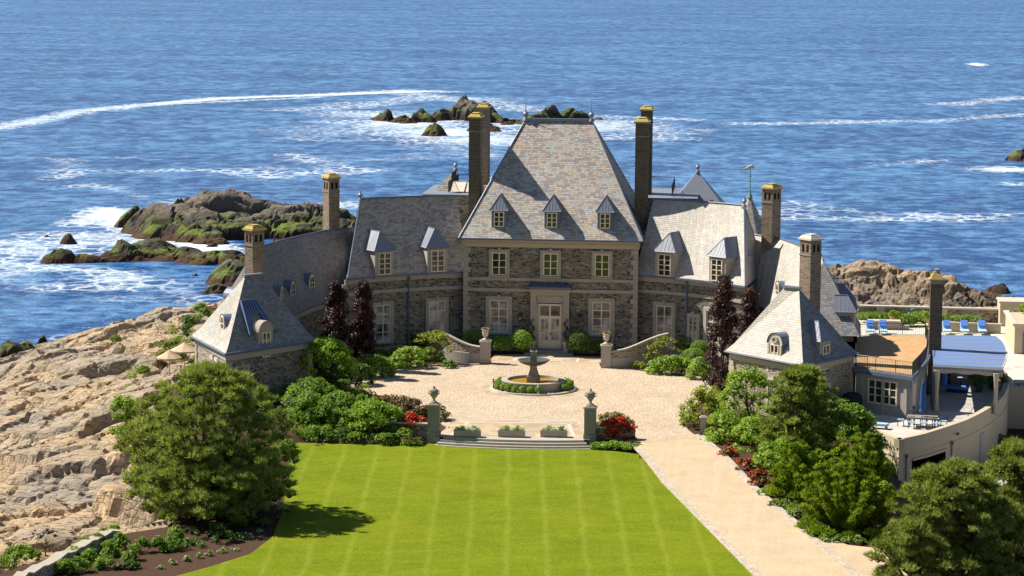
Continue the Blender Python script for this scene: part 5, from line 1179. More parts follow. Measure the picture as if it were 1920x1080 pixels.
S('small grey green plant on the soil tip where the drive meets the courtyard', 1281, 790, .7, .6, .4, 4, 'mid_leaf', r=.18)
# rocks side
S('bright lime green bush on the rocks left of the big pine', 230, 815, 2.0, 2.6, 2.9, 16, 'bright_leaf', z=-2.6, r=.5)
S('low green scrub on the rocks below the lime green bush', 212, 850, 2.2, 2.2, .8, 8, 'mid_leaf', z=-3.0, r=.35)
for i, (px, py, w, h, lf, lab) in enumerate(((352, 640, 2.2, 2.2, 'dark_leaf', 'dark scrub on the rocks close to the left pavilion wall'), (322, 668, 2.0, 1.6, 'pine_leaf', 'grey green scrub on the rocks left of the beige parasol'), (376, 600, 1.8, 1.6, 'mid_leaf', 'fresh green scrub on the rocks behind the left pavilion'), (350, 692, 3.0, 2.4, 'dark_leaf', 'dark evergreen shrub in front of the beige parasols'), (395, 694, 2.4, 2.4, 'dark_leaf', 'dark shrub under the lit window of the left pavilion'), (300, 690, 1.4, .9, 'rust_leaf', 'rusty scrub on the rocks by the lower parasol'), (268, 700, 1.0, .7, 'mid_leaf', 'little green tuft on the open rock'), (216, 640, .9, .6, 'pine_leaf', 'small olive tuft in a crack of the upper rocks'))):
    S(lab, px, py, w, w, h, 9, lf, z=-1.5, r=.4)
g = G(84, 1042, -2.5); tree('small twiggy reddish tree behind the low stone wall on the left', 'small tree', (g[0], g[1], -2.7), [(c[0], c[1], c[2]+.6, c[3], c[4]*.7) for c in mound(2.4, 2, 1.6, 10, RS(95), .32)], 'rust_leaf', 90, .07, 96, trunk_r=.05, limbs=9)
S('pale green shrubs outside the low stone wall at the left edge', 40, 1062, 2.6, 2.2, 1.2, 14, 'mid_leaf', z=-2.4, r=.35)
# hydrangeas in the lower left bed
n_ = 0
words = ['first', 'second', 'third', 'fourth', 'fifth', 'sixth', 'seventh', 'eighth', 'ninth', 'tenth', 'eleventh', 'twelfth', 'thirteenth', 'fourteenth', 'fifteenth', 'sixteenth', 'seventeenth', 'eighteenth']
hyd = [(122, 1076, 1.0), (150, 1072, 1.0), (168, 1058, .95), (196, 1066, 1.0), (140, 1052, .9), (160, 1036, .9), (184, 1028, .9), (206, 1042, 1.0), (196, 1018, .8), (226, 1028, .95), (214, 1012, .8), (268, 1036, 1.0), (298, 1034, .85), (320, 1032, .9), (246, 1050, .8), (330, 1012, .8)]
for i, (px, py, d) in enumerate(sorted(hyd)):
    S('small green hydrangea in the lower left bed, %s from the left' % words[i], px, py, d*1.25, d*1.25, 1.0, 7, 'mid_leaf', z=-.55, r=.32, dens=420, size=.09, cat='hydrangea', name='hydrangea', group='hydrangeas in the lower left bed')
wr_ = [(300, 1066), (324, 1058), (351, 1052), (374, 1046), (392, 1042), (416, 1036), (440, 1032), (470, 1010), (488, 1000)]
for i, (px, py) in enumerate(wr_):
    S('tiny white flowering rose along the lawn edge under the big pine, %s from the left' % words[i], px, py, .5, .5, .4, 3, 'mid_leaf', z=-.55, r=.17, dens=500, size=.06, flowers=('white_petal', 60, .045), cat='rose bush', name='rose_bush', group='white roses along the left lawn edge')
for i, (px, py, w) in enumerate(((240, 1066, 1.6), (350, 1028, 1.8), (430, 1016, 2.2), (470, 985, 2.2), (395, 1000, 2.4))):
    S('low creeping evergreen on the bark mulch under the big pine, %s from the left' % words[i], px, py, w, w, .55, 8, 'dark_leaf', z=-.55, r=.28, group='ground evergreens under the big pine')

# leafy ground cover that fills the beds between the shrubs
def cover(label, polys, n, leaf, z, seed, rr=.34, dens=300, hi=.35):
    rs = RS(seed); cl = []
    for P in polys:
        Q = [G(a, b_, z)[:2] for a, b_ in P]; xs = [q[0] for q in Q]; ys = [q[1] for q in Q]; m = 0
        while m < n:
            x = xs[0]*0+min(xs)+(max(xs)-min(xs))*rs.rand(); y = min(ys)+(max(ys)-min(ys))*rs.rand()
            if inpoly(np.array([x]), np.array([y]), Q)[0]: s = rr*(.6+.8*rs.rand()); cl.append((x, y, z+hi*rs.rand(), s, s*.8)); m += 1
    T, r = leaves(cl, dens, .12, rs); c = np.mean([k[:3] for k in cl], 0); o = tri_mesh('ground_cover', T, r, [M[leaf]], np.zeros(len(T)), None, c); o['kind'] = 'stuff'; o['label'] = label; o['category'] = 'plants'
cover('leafy ground cover between the shrubs of the left bed', [[(560, 740), (640, 715), (700, 742), (800, 782), (812, 815), (745, 828), (690, 826), (570, 823), (545, 815)], [(660, 705), (700, 692), (760, 682), (830, 678), (820, 668), (700, 668), (640, 690)]], 190, 'mid_leaf', -.1, 101, .42)
cover('shady ground cover under the walls at the left pavilion', [[(480, 700), (600, 690), (640, 720), (560, 760), (500, 800), (470, 780)]], 90, 'dark_leaf', -.1, 102, .45, hi=1.2)
cover('leafy ground cover between the drive and the terrace', [[(1312, 760), (1380, 740), (1480, 760), (1590, 800), (1660, 850), (1660, 960), (1600, 985), (1500, 940), (1400, 860), (1330, 805)]], 330, 'bright_leaf', -.5, 103, .45, hi=1.3)
cover('low pale green cover along the drive edge under the junipers', [[(1400, 880), (1440, 900), (1540, 975), (1620, 1000), (1600, 1012), (1530, 995), (1470, 950)]], 70, 'mid_leaf', -.5, 104, .26, hi=.15)
cover('sparse scrub in the cracks of the rocks below the left pavilion', [[(290, 620), (370, 590), (365, 640), (330, 690), (290, 690)], [(205, 840), (245, 790), (240, 700), (262, 690), (262, 860)]], 26, 'pine_leaf', -1.7, 105, .35, hi=.3)
# ------------------------------------------------------------------ courtyard furniture
def group_all(): pass
# fountain
fc = G(1000, 729, 0); fc[2] = 0; f = thing('fountain', 'round tiered fountain with a dark bowl in the middle of the courtyard', 'fountain', fc)
b = MB(); b.lathe(fc, [(2.48, .0), (2.48, .62), (2.55, .68), (2.55, .78), (2.05, .78), (2.05, .25)], 48); b.build('basin', M['limestone'], f)
b = MB(); b.poly([fc+V(2.06*math.cos(2*PI*k/48), 2.06*math.sin(2*PI*k/48), .58) for k in range(48)]); b.build('water', M['pool_water'], f)
b = MB(); b.box(fc+ZV*.52, (.98, .98, 1.04)); b.box(fc+ZV*.95, (.9, .9, .14), taper=.95); b.box(fc+ZV*1.35, (.86, .86, .7), taper=.55); b.box(fc+ZV*1.78, (.5, .5, .2), taper=1.1); b.build('pedestal', M['grey_stone'], f)
b = MB(); b.lathe(fc, [(.25, 1.84), (.62, 1.92), (1.0, 2.08), (1.22, 2.26), (1.24, 2.33), (1.16, 2.33), (.9, 2.2), (.25, 2.12)], 36); b.build('bowl', M['dark_bowl'], f, smooth=True)
b = MB(); b.box(fc+ZV*2.52, (.48, .48, .86)); b.box(fc+ZV*2.98, (.56, .56, .08)); b.build('plinth', M['grey_stone'], f)
b = MB(); z = 3.02
for sx in (-1, 1):                                                                   # two small dark bronze birds, wings raised
    o_ = fc+V(sx*.13, 0, z); b.tube([o_, o_+V(0, 0, .22)], .02, 5); b.tube([o_+V(sx*.02, 0, .18), o_+V(sx*.05, 0, .34), o_+V(sx*.02, 0, .52), o_+V(sx*.10, 0, .60), o_+V(sx*.17, 0, .55)], [.05, .10, .055, .05, .015], 7)
b.lathe(fc+ZV*z, [(.16, 0), (.12, .08), (.04, .14)], 8); b.build('statue', M['bronze'], f)
b = MB(); R1_, R2_ = 3.42, 3.22; n = 56
for a, c_, z0, z1 in ((R1_, R2_, .13, .13),): b.strip([fc+V(R1_*math.cos(2*PI*k/n), R1_*math.sin(2*PI*k/n), .13) for k in range(n+1)], [fc+V(R2_*math.cos(2*PI*k/n), R2_*math.sin(2*PI*k/n), .13) for k in range(n+1)])
b.strip([fc+V(R1_*math.cos(2*PI*k/n), R1_*math.sin(2*PI*k/n), .0) for k in range(n+1)], [fc+V(R1_*math.cos(2*PI*k/n), R1_*math.sin(2*PI*k/n), .13) for k in range(n+1)])
b.build('kerb_ring', M['pale_stone'], f)
b = MB(); b.poly([fc+V(3.25*math.cos(2*PI*k/n), 3.25*math.sin(2*PI*k/n), .07) for k in range(n)]); b.build('planting_ring', M['soil'], f)
b = MB(); b.strip([fc+V(3.42*math.cos(2*PI*k/n), 3.42*math.sin(2*PI*k/n), .006) for k in range(n+1)], [fc+V(4.15*math.cos(2*PI*k/n), 4.15*math.sin(2*PI*k/n), .006) for k in range(n+1)]); b.build('paving_ring', M['flagstone'], kind='structure')
wd = ['first', 'second', 'third', 'fourth', 'fifth', 'sixth', 'seventh', 'eighth', 'ninth', 'tenth', 'eleventh', 'twelfth', 'thirteenth', 'fourteenth', 'fifteenth', 'sixteenth', 'seventeenth', 'eighteenth', 'nineteenth', 'twentieth', 'twenty first', 'twenty second', 'twenty third', 'twenty fourth', 'twenty fifth', 'twenty sixth', 'twenty seventh', 'twenty eighth']
rs = RS(77); ang = [a for a in np.linspace(-PI*.5, PI*1.5, 30)[:-1] if not (-.22 < (a+PI/2-.62) < .30)]; pb = None
for i, a in enumerate(ang):
    p = fc+V(2.88*math.cos(a), 2.88*math.sin(a), .07); d = .46+.08*rs.rand()
    lab = 'clipped box ball ringing the fountain, %s counterclockwise from the front' % wd[i]
    if pb is None: pb = shrub(lab, tuple(p), [(0, 0, .28, .29, .31)], 'box_leaf', dens=3400, size=.05, shell=.85, corek=.75, cat='topiary ball', group='box balls ringing the fountain', name='topiary_ball')
    else:
        c_ = pb.copy(); SC.collection.objects.link(c_); c_.location = tuple(p); c_.scale = (d/.48,)*3; c_.rotation_euler = (0, 0, rs.rand()*6); c_['label'] = lab
rs = RS(5); b = MB()
for i in range(170):
    a = rs.rand()*2*PI; q = 2.62+.58*rs.rand(); s = .04+.06*rs.rand(); b.ball(fc+V(q*math.cos(a), q*math.sin(a), .09), (s, s, s*.8), 5, 3)
o = b.build('white_blooms', M['pale_stone'], kind='stuff', label='pale stones and small white bedding around the box balls', cat='bedding')
for sx, w_ in ((-1, 'left'), (1, 'right')):
    p = fc+V(sx*3.15, -.25, .1); b = MB(); b.tube([p, p+ZV*.55], .035, 6); b.ball(p+ZV*.62, .075, 8, 5); b.lathe(p+ZV*.45, [(.07, 0), (.07, .05)], 8)
    b.build('garden_light', M['black_iron'], label='small black garden light on the %s side of the fountain ring' % w_, cat='garden light', at=p)
p = fc+V(.62, -2.95, .1); b = MB(); b.lathe(p, [(.16, 0), (.12, .06), (.04, .12), (.05, .3), (.10, .42), (.09, .58), (.04, .66), (.07, .74), (.0, .84)], 8); b.build('figurine', M['pale_stone'], label='little pale stone figure standing in the gap of the fountain hedge', cat='figurine', at=p)
# pillars and urns
def pillar(name, label, c, w, h, ph, cap=.12, plinth=.0):
    c = V(*c); t = thing(name, label, 'pillar', c); b = MB(); b.box(c+ZV*h/2, (w, w, h))
    if plinth: b.box(c+ZV*plinth/2, (w+.1, w+.1, plinth))
    b.build('shaft', M['grey_stone' if plinth else 'stucco_grey'], t); b = MB(); b.box(c+ZV*(h+cap/2), (w+.14, w+.14, cap)); b.box(c+ZV*(h+cap+.04), (w*.8, w*.8, .08)); b.build('cap', M['granite_cap'], t); return t
def flower_urn(label, c, s=1.0, petals='red_petal', group='flower urns on the courtyard pillars'):
    c = V(*c); t = thing('flower_urn', label, 'urn', c, group); b = MB(); b.lathe(c, [(.26*s, 0), (.26*s, .06*s), (.12*s, .14*s), (.10*s, .24*s), (.22*s, .34*s), (.27*s, .6*s), (.25*s, .78*s), (.34*s, .84*s), (.32*s, .88*s), (.24*s, .84*s)], 14); b.build('urn', M['pale_stone'], t)
    rs = RS(3); cl = [(c[0]+rs.randn()*.12*s, c[1]+rs.randn()*.1*s, c[2]+(.93+.04*rs.randn())*s, .14*s, .10*s) for _ in range(9)]
    T, r = leaves(cl, 2500, .05, rs, shell=.8); T2, r2 = leaves(cl, 1500, .045, rs, shell=1.0); k = len(T2)//2
    mi = np.concatenate([np.zeros(len(T)), np.where(np.arange(len(T2)) % 3 == 0, 2, 1)]); tri_mesh('flowers', np.concatenate([T, T2]), np.concatenate([r, r2]), [M['mid_leaf'], M[petals], M['pink_petal']], mi, t, c); return t
def lidded_urn(label, c):
    c = V(*c); t = thing('stone_urn', label, 'urn', c, 'lidded urns on the lawn pillars'); b = MB()
    b.lathe(c, [(.25, 0), (.25, .07), (.12, .12), (.08, .24), (.13, .32), (.27, .52), (.33, .72), (.30, .82), (.34, .86), (.30, .92), (.14, 1.0), (.06, 1.04), (.10, 1.10), (.05, 1.18), (.0, 1.22)], 14); b.build('urn', M['grey_stone'], t)
    for s in (-1, 1): b = MB(); b.tube([c+V(s*.25, 0, .58), c+V(s*.40, 0, .66), c+V(s*.40, 0, .84), c+V(s*.28, 0, .86)], .035, 6); b.build('handle', M['grey_stone'], t)
for px, py, w_ in ((909, 682, 'left'), (1136, 690, 'right')):
    c = G(px, py, 0)+V(0, .35, 0); c[2] = 0; pillar('gate_pillar', 'square stucco pillar at the inner end of the %s swooping wall' % w_, c, .84, 1.78, 0)
    flower_urn('stone urn of pink and red flowers on the %s courtyard pillar by the door' % w_, c+ZV*1.98)
    s = -1 if w_ == 'left' else 1; x0 = c[0]+s*.42; t = thing('swoop_wall', 'stone wall with a swooping coping rising away %s of the door' % w_, 'garden wall', (c[0], c[1], 0))
    N = 14; P = []; H = []
    for k in range(N+1):
        u = k/N; P.append(V(x0+s*(4.6*u), c[1]+2.9*u**1.8)); H.append(1.30+1.15*(u*u*(3-2*u)))
    th_ = .22; of = lambda p, q: V(p[0], p[1]+q)
    b = MB(); A_ = [of(p, -th_) for p in P]; B_2 = [of(p, th_) for p in P]
    for L_ in (A_, B_2): b.strip([V(*p, .85) for p in L_], [V(*p, h) for p, h in zip(L_, H)])
    b.poly([V(*A_[-1], 0), V(*B_2[-1], 0), V(*B_2[-1], H[-1]), V(*A_[-1], H[-1])]); b.build('wall', M['fieldstone_pale'], t)
    b = MB(); 
    for L_, e in ((A_, -.05), (B_2, .05)): b.strip([V(p[0], p[1]+e, -.1) for p in L_], [V(p[0], p[1]+e, .86) for p in L_]); b.strip([V(p[0], p[1]+e, .86) for p in L_], [V(*p, .88) for p in L_])
    b.build('base_course', M['stucco_grey'], t)
    b = MB(); lo = [V(p[0], p[1]-.32, h) for p, h in zip(P, H)]; hi = [V(p[0], p[1]+.32, h) for p, h in zip(P, H)]; up_ = lambda L: [p+ZV*.12 for p in L]
    b.strip(up_(lo), up_(hi)); b.strip(lo, up_(lo)); b.strip(hi, up_(hi)); b.strip(lo, hi); b.build('coping', M['granite_cap'], t)
for px, py, w_ in ((812, 830, 'left'), (1105.5, 835, 'right')):
    c = G(px, py, -.45)+V(0, .45, 0); c[2] = -.45; pillar('lawn_pillar', 'tall square stone pillar at the %s end of the lawn stairs' % w_, c, .82, 2.62, 0, plinth=.75)
    lidded_urn('grey lidded stone urn on the %s lawn pillar' % w_, c+ZV*2.82)
    s = -1 if w_ == 'left' else 1; t = thing('garden_wall', 'short low stone wall running %s from the lawn pillar' % w_, 'garden wall', c)
    P = [(c[0]+s*.42, c[1]), (c[0]+s*3.2, c[1]+(.5 if s < 0 else .1))]; a = V(P[1][0]-P[0][0], P[1][1]-P[0][1], 0); L = np.linalg.norm(a); m = V((P[0][0]+P[1][0])/2, (P[0][1]+P[1][1])/2, 0)
    b = MB(); b.box(m+ZV*.15, (L, .4, 1.2), ax=a); b.build('wall', M['fieldstone'], t); b = MB(); b.box(m+ZV*.82, (L+.06, .55, .12), ax=a); b.build('coping', M['granite_cap'], t)
p = G(1318, 812, 0); p = V(p[0], p[1], -.1); pillar('short_pillar', 'short square stone post half hidden in the shrubs beside the drive', p, .42, 1.15, 0)
# planters
for px, w_ in ((875.5, 'left'), (958.5, 'middle'), (1038, 'right')):
    c = G(px, 820, 0)+V(0, .25, 0); c[2] = .01; t = thing('trough_planter', 'pale stone trough of white succulents on the landing, %s one of three' % w_, 'planter', c, 'stone troughs on the landing')
    b = MB()
    for s in (-1, 1): b.box(c+V(0, s*.25, .26), (1.9, .08, .44)); b.box(c+V(s*.91, 0, .26), (.08, .42, .44)); b.box(c+V(s*.7, 0, .03), (.16, .5, .08))
    b.box(c+V(0, 0, .22), (1.76, .42, .30)); b.box(c+V(0, -.285, .46), (1.96, .05, .06)); 
    for k in range(5): b.box(c+V(-.7+k*.35, -.30, .27), (.07, .03, .07))
    b.build('trough', M['limestone'], t); rs = RS(int(px)); cl = [(c[0]-.8+1.6*rs.rand(), c[1]+.14*rs.randn(), c[2]+.52+.06*rs.rand(), .15, .11) for _ in range(26)]
    T, r = leaves(cl, 1700, .05, rs); T2, r2 = needles([(c[0]+x, c[1], c[2]+.5, .12, .12) for x in (-.35, .5)], 1500, .28, rs)
    tri_mesh('succulents', np.concatenate([T, T2]), np.concatenate([r, r2]), [M['ivory_leaf'], M['maple_leaf']], np.concatenate([np.zeros(len(T)), np.ones(len(T2))]), t, c)
# spiral topiaries at the door
for s, w_ in ((-1, 'left'), (1, 'right')):
    c = V(s*1.45, -1.15, .30); t = thing('potted_topiary', 'dark spiral topiary in a pale stone pot on the %s side of the door' % w_, 'potted plant', c, 'spiral topiaries flanking the door')
    b = MB(); b.lathe(c, [(.27, 0), (.27, .06), (.13, .14), (.16, .3), (.30, .62), (.33, .72), (.33, .78), (.26, .76)], 12); b.build('pot', M['pale_stone'], t)
    cl = [(c[0]+.13*math.cos(k*1.1), c[1]+.13*math.sin(k*1.1), c[2]+.95+k*.15, .25-.013*k, .14) for k in range(12)]; T, r = leaves(cl, 2200, .05, RS(9)); tri_mesh('foliage', T, r, [M['topiary_leaf']], np.zeros(len(T)), t, c)
# low stone wall at the lower left
P = [G(a, b_, .1)[:2] for a, b_ in [(15, 1092), (110, 1046), (175, 1012), (205, 997), (222, 996)]]; P = resample(P, 24)
t = thing('garden_wall', 'low flat topped stone wall between the lower left bed and the rocks', 'garden wall', (P[12][0], P[12][1], -.6))
def thick(P, w): 
    out = []
    for i, p in enumerate(P): d = unit(P[min(i+1, len(P)-1)]-P[max(i-1, 0)]); n_ = V(-d[1], d[0]); out.append((p+n_*w/2, p-n_*w/2))
    return [a for a, b_ in out], [b_ for a, b_ in out]
A_, B_2 = thick(P, .62); b = MB(); rsz = RS(2); zt = [.12+.05*rsz.randn() for _ in P]
for L_ in (A_, B_2): b.strip([V(*p, -3) for p in L_], [V(*p, z) for p, z in zip(L_, zt)])
b.poly([V(*A_[-1], -3), V(*B_2[-1], -3), V(*B_2[-1], zt[-1]), V(*A_[-1], zt[-1])]); b.build('wall', M['fieldstone_pale'], t)
b = MB(); A_, B_2 = thick(P, .72); b.strip([V(*p, z+.1) for p, z in zip(A_, zt)], [V(*p, z+.1) for p, z in zip(B_2, zt)])
for L_ in (A_, B_2): b.strip([V(*p, z-.02) for p, z in zip(L_, zt)], [V(*p, z+.1) for p, z in zip(L_, zt)])
b.poly([V(*A_[-1], zt[-1]-.02), V(*B_2[-1], zt[-1]-.02), V(*B_2[-1], zt[-1]+.1), V(*A_[-1], zt[-1]+.1)]); b.build('coping', M['limestone'], t)
# parasols on the rocks terrace by the left pavilion
for px, py, r_, w_ in ((346, 676, 1.25, 'larger beige parasol close to the left pavilion'), (318, 690, 1.05, 'smaller beige parasol lower down beside the larger one')):
    c = G(px, py, -.4); c = V(c[0], c[1], -1.6); t = thing('parasol', w_, 'parasol', c); b = MB(); b.lathe(c, [(r_, 2.1), (.5*r_, 2.4), (.03, 2.75)], 8); b.lathe(c, [(r_, 1.98), (r_, 2.1)], 8); b.build('canopy', M['beige_cloth'], t); b = MB(); b.tube([c, c+ZV*2.85], .03, 6); b.build('pole', M['teak'], t)
# garden hose
c = G(1226, 693, 0); b = MB(); b.tube([c+V(.32*math.cos(a)*(1+.02*a), .22*math.sin(a), .04+.012*a) for a in np.linspace(0, 22, 90)], .025, 5); b.build('garden_hose', M['verdigris'], label='coiled green garden hose on the soil by the right swooping wall', cat='hose', at=c)

# ------------------------------------------------------------------ right side: sunroom, terrace, awning
sr = thing('sunroom', 'single storey sunroom with a railed wooden roof deck beside the right pavilion', 'extension', (27, -24, 0))
DZ = 3.2; D = [G(1601, 692, DZ)[:2], G(1711, 707, DZ)[:2]]
DC = [G(a, b_, DZ)[:2] for a, b_ in [(1728, 690), (1741, 676), (1747, 660), (1744, 643), (1736, 629)]]; DB = [G(1640, 628, DZ)[:2], G(1600, 632, DZ)[:2]]
loop = D+DC+DB; b = MB(); b.prism(loop, DZ-.28, DZ, bottom=True); b.build('roof_slab', M['lead'], sr)
cen_d = sum(loop)/len(loop); ins = lambda q, k: q+unit(cen_d-q)*k
b = MB(); b.prism([ins(q, .55) for q in loop], DZ+.004, DZ+.05); b.build('deck', M['deck_board'], sr)
b = MB(); b.prism([ins(q, .45) for q in loop], -.1, DZ-.28); b.build('wall', M['stucco_grey'], sr)
ri = [ins(q, .38) for q in loop]; railing(sr, [ri[-1], ri[0], ri[1]]+ri[2:7]+[ri[7], ri[8]], DZ, 1.05, .15, 1.9)
w0, w1 = ins(D[0], .45), ins(D[1], .45); d_ = unit(w1-w0); nn = V(d_[1], -d_[0]); nn = nn if nn@(w0-cen_d) > 0 else -nn
for px in (1642, 1689):
    g = G(px, 734, 1.65); u = (V(g[0], g[1])-w0)@d_; window(sr, w0+d_*u, nn, 1.35, .75, 2.6, 2, 3, fw=.11)
b = MB()
for u in (.12, .5, .9):
    q = w0+(w1-w0)*u; obox(b, V(*q, 0)+V(*nn, 0)*.05, V(*nn, 0), V(*d_, 0), .28, .12, 0, DZ-.3)
obox(b, V(*(w0+w1)/2, 0) if False else V(*((w0+w1)/2), 0)+V(*nn, 0)*.05, V(*nn, 0), V(*d_, 0), np.linalg.norm(w1-w0), .10, DZ-.6, DZ-.3); b.build('pilaster', M['stucco_grey'], sr)
q0, q1 = ins(D[1], .45), ins(DC[0], .45); d2 = unit(q1-q0); n2 = V(d2[1], -d2[0]); n2 = n2 if n2@(q0-cen_d) > 0 else -n2; window(sr, q0+(q1-q0)*.28, n2, .9, .85, 2.5, 2, 3, fw=.1)
b = MB(); b.tube([V(*(w1+nn*.08), 0), V(*(w1+nn*.08), DZ-.3)], .06, 6); b.build('downpipe', M['lead'], sr)
# chimney of the sunroom, tapered lichen cap
chc = V(31.55, -17.6, 0); sc = thing('chimney', 'free standing dark brick chimney with a pointed yellow cap beside the blue awning', 'chimney', chc)
b = MB(); b.box(chc+ZV*4.35, (.95, .95, 8.9)); b.build('stack', M['brick_dark'], sc); b = MB(); b.box(chc+ZV*8.9, (1.02, 1.02, .3)); b.build('collar', M['grey_stone'], sc)
b = MB(); b.box(chc+ZV*9.32, (1.12, 1.12, .5), taper=.5); b.box(chc+ZV*9.1, (1.2, 1.2, .1)); b.build('cap', M['lichen_cap'], sc)
b = MB(); b.lathe(chc+ZV*9.55, [(.2, 0), (.26, .1), (.2, .2), (.24, .3), (.0, .42)], 8); b.build('pot', M['grey_stone'], sc)
# terrace slab and curved parapet
par = [(1560, 783), (1600, 793), (1686, 824), (1735, 813), (1779, 799), (1811, 788), (1840, 774), (1858, 763), (1872, 752), (1882, 742), (1889, 728), (1892, 715), (1889, 700), (1881, 691), (1868, 686)]
PP = [G(a, b_, .62)[:2] for a, b_ in par]
cq_ = V(31, -18); b = MB(); tp = [p+unit(cq_-p)*.22 for p in PP]+[V(40.5, -2), V(24.8, -2), V(24.2, -22)]; b.prism(tp, -.4, -.002, bottom=True); b.build('terrace', M['terrace_tile'], kind='structure')
tw = thing('terrace_wall', 'curved tan stucco retaining wall of the terrace with a dark garage opening', 'retaining wall', (PP[2][0], PP[2][1], -3.2))
cv = resample(PP[2:], 46); st_ = PP[:3]
def offs(P, k):
    out = []
    for i, p in enumerate(P): d = unit(P[min(i+1, len(P)-1)]-P[max(i-1, 0)]); out.append(p+V(-d[1], d[0])*k)
    return out
inn = offs(cv, .42); b = MB(); CP = [V(*p, .62) for p in cv]; CI = [V(*p, .62) for p in inn]; b.strip(CP, CI); b.strip([V(*p, -.02) for p in inn], CI)
# outer face, left open where the garage opening is
arc = [0]
for a, c_ in zip(cv[:-1], cv[1:]): arc.append(arc[-1]+np.linalg.norm(c_-a))
for i in range(len(cv)-1):
    op = 1.5 < arc[i] < 6.4; z0 = -.95 if op else -3.6
    u0, u1 = arc[i], arc[i+1]; b.poly([V(*cv[i], z0), V(*cv[i+1], z0), V(*cv[i+1], .62), V(*cv[i], .62)], 0, uv=[(u0, z0), (u1, z0), (u1, .62), (u0, .62)])
b.prism([PP[2]*.999+.001*inn[0], inn[0], PP[2]+unit(V(30, -20)-PP[2])*.7, offs(st_, .42)[-1]], -.02, .618); sl = st_; si = offs(sl, .42); b.strip([V(*p, -3.6) for p in sl], [V(*p, .62) for p in sl]); b.strip([V(*p, .62) for p in sl], [V(*p, .62) for p in si]); b.strip([V(*p, 0) for p in si], [V(*p, .62) for p in si]); b.build('wall', M['stucco'], tw)
b = MB(); band(b, cv, -.72, -.60, .05, side=1); band(b, sl, -.72, -.60, .05, side=1); band(b, [p for p, a in zip(cv, arc) if 1.2 < a < 6.9], -1.12, -.94, .10, side=1); b.build('string_course', M['stucco'], tw)
ig = [i for i in range(len(cv)) if 1.4 < arc[i] < 6.6]; b = MB(); gin = offs(cv, .55); gb = offs(cv, 5.0)
for e in (ig[0], ig[-1]): b.strip([V(*cv[e], -3.6), V(*gb[e], -3.6)], [V(*cv[e], -.6), V(*gb[e], -.6)])
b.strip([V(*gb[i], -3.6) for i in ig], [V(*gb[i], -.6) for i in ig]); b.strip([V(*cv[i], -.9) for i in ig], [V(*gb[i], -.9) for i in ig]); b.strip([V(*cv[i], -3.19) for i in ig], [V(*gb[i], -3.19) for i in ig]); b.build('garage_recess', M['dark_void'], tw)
for a0 in (.75, 7.4):
    i = int(np.argmin([abs(a-a0) for a in arc])); p = cv[i]; d = unit(cv[i+1]-cv[i]); q = V(*(p+V(d[1], -d[0])*.1), 0); b = MB(); b.tube([q+ZV*-3.4, q+ZV*-.65], .055, 6); b.lathe(q+ZV*-.8, [(.06, 0), (.15, .12), (.15, .24)], 8); b.build('downpipe', M['lead'], tw)
i = int(np.argmin([abs(a-8.0) for a in arc])); p = V(*cv[i], 0); b = MB(); b.tube([p+ZV*-.2, p+V(.1, -.3, .0)], .03, 5); b.ball(p+V(.12, -.36, -.05), .11, 7, 5); b.build('lamp', M['black_iron'], tw)
i = int(np.argmin([abs(a-14.0) for a in arc])); d = unit(cv[i+1]-cv[i]); nn2 = V(d[1], -d[0]); b = MB(); obox(b, V(*(cv[i]+nn2*.02), 0), V(*nn2, 0), V(*d, 0), 1.1, .08, -3.2, -.95); b.build('door', M['stucco_grey'], tw)
# awning over the right terrace: pale rails over blue cloth
AZ = 3.55; aw = thing('awning', 'large flat blue awning with pale battens and a curved outer edge over the terrace', 'awning', (33, -20, 0))
ap_ = [(1746, 628), (1868, 630), (1880, 640), (1886, 650), (1888, 660), (1887, 674), (1880, 690), (1750, 683)]; AP = [G(a, b_, AZ)[:2] for a, b_ in ap_]
b = MB(); b.prism(AP, AZ-.03, AZ, bottom=True); b.build('cloth', M['awning_cloth'] if 'awning_cloth' in M else plain('awning_cloth', (.13, .21, .40), .6, .3, .06, 1), aw)
def xr(y):
    xs_ = []
    for i in range(len(AP)):
        a, c_ = AP[i], AP[(i+1) % len(AP)]
        if (a[1]-y)*(c_[1]-y) < 0: xs_.append(a[0]+(c_[0]-a[0])*(y-a[1])/(c_[1]-a[1]))
    return min(xs_), max(xs_)
yy = np.linspace(min(p[1] for p in AP)+.4, max(p[1] for p in AP)-.15, 9)
for k, y in enumerate(yy): x0, x1 = xr(y); b = MB(); b.bx(x0, x1, y-.045, y+.045, AZ+.003, AZ+.022); b.build('batten', M['pale_stone'], aw)
b = MB(); E_ = [V(*p, AZ+.02) for p in AP[1:7]]; b.tube(E_, .06, 6); b.build('edge_rail', M['pale_stone'], aw)
fl, fr_ = AP[7], AP[6]; b = MB(); b.tube([V(*fl, AZ-.15), V(*fr_, AZ-.15)], .16, 6); b.build('front_beam', M['lead_pale'], aw)
for u in (.02, .93):
    q = fl+(fr_-fl)*u; b = MB(); b.box(V(q[0], q[1]+.2, AZ/2-.1), (.24, .24, AZ-.1)); b.build('post', M['lead'], aw)
for u in (.05, .90):
    q = fl+(fr_-fl)*u; b = MB(); qq = V(q[0]+.05, q[1]-.12, 0)
    b.lathe(qq, [(.20, .05), (.14, 1.4), (.18, 2.4), (.24, 3.15)], 8); b.build('curtain', M['cutlery'], aw)
for u in (.5, .95):
    q = AP[0]+(AP[1]-AP[0])*u; b = MB(); b.box(V(q[0], q[1], AZ/2-.1), (.2, .2, AZ-.1)); b.build('post', M['lead'], aw)
b = MB(); N = 20; A_ = [V(*(fl+(fr_-fl)*k/N), AZ-.32) for k in range(N+1)]; B_2 = [p+V(0, -.05, -.22-.10*abs(math.sin(k*.5))) for k, p in enumerate(A_)]; b.strip(A_, B_2); b.build('valance', M['cutlery'], aw)
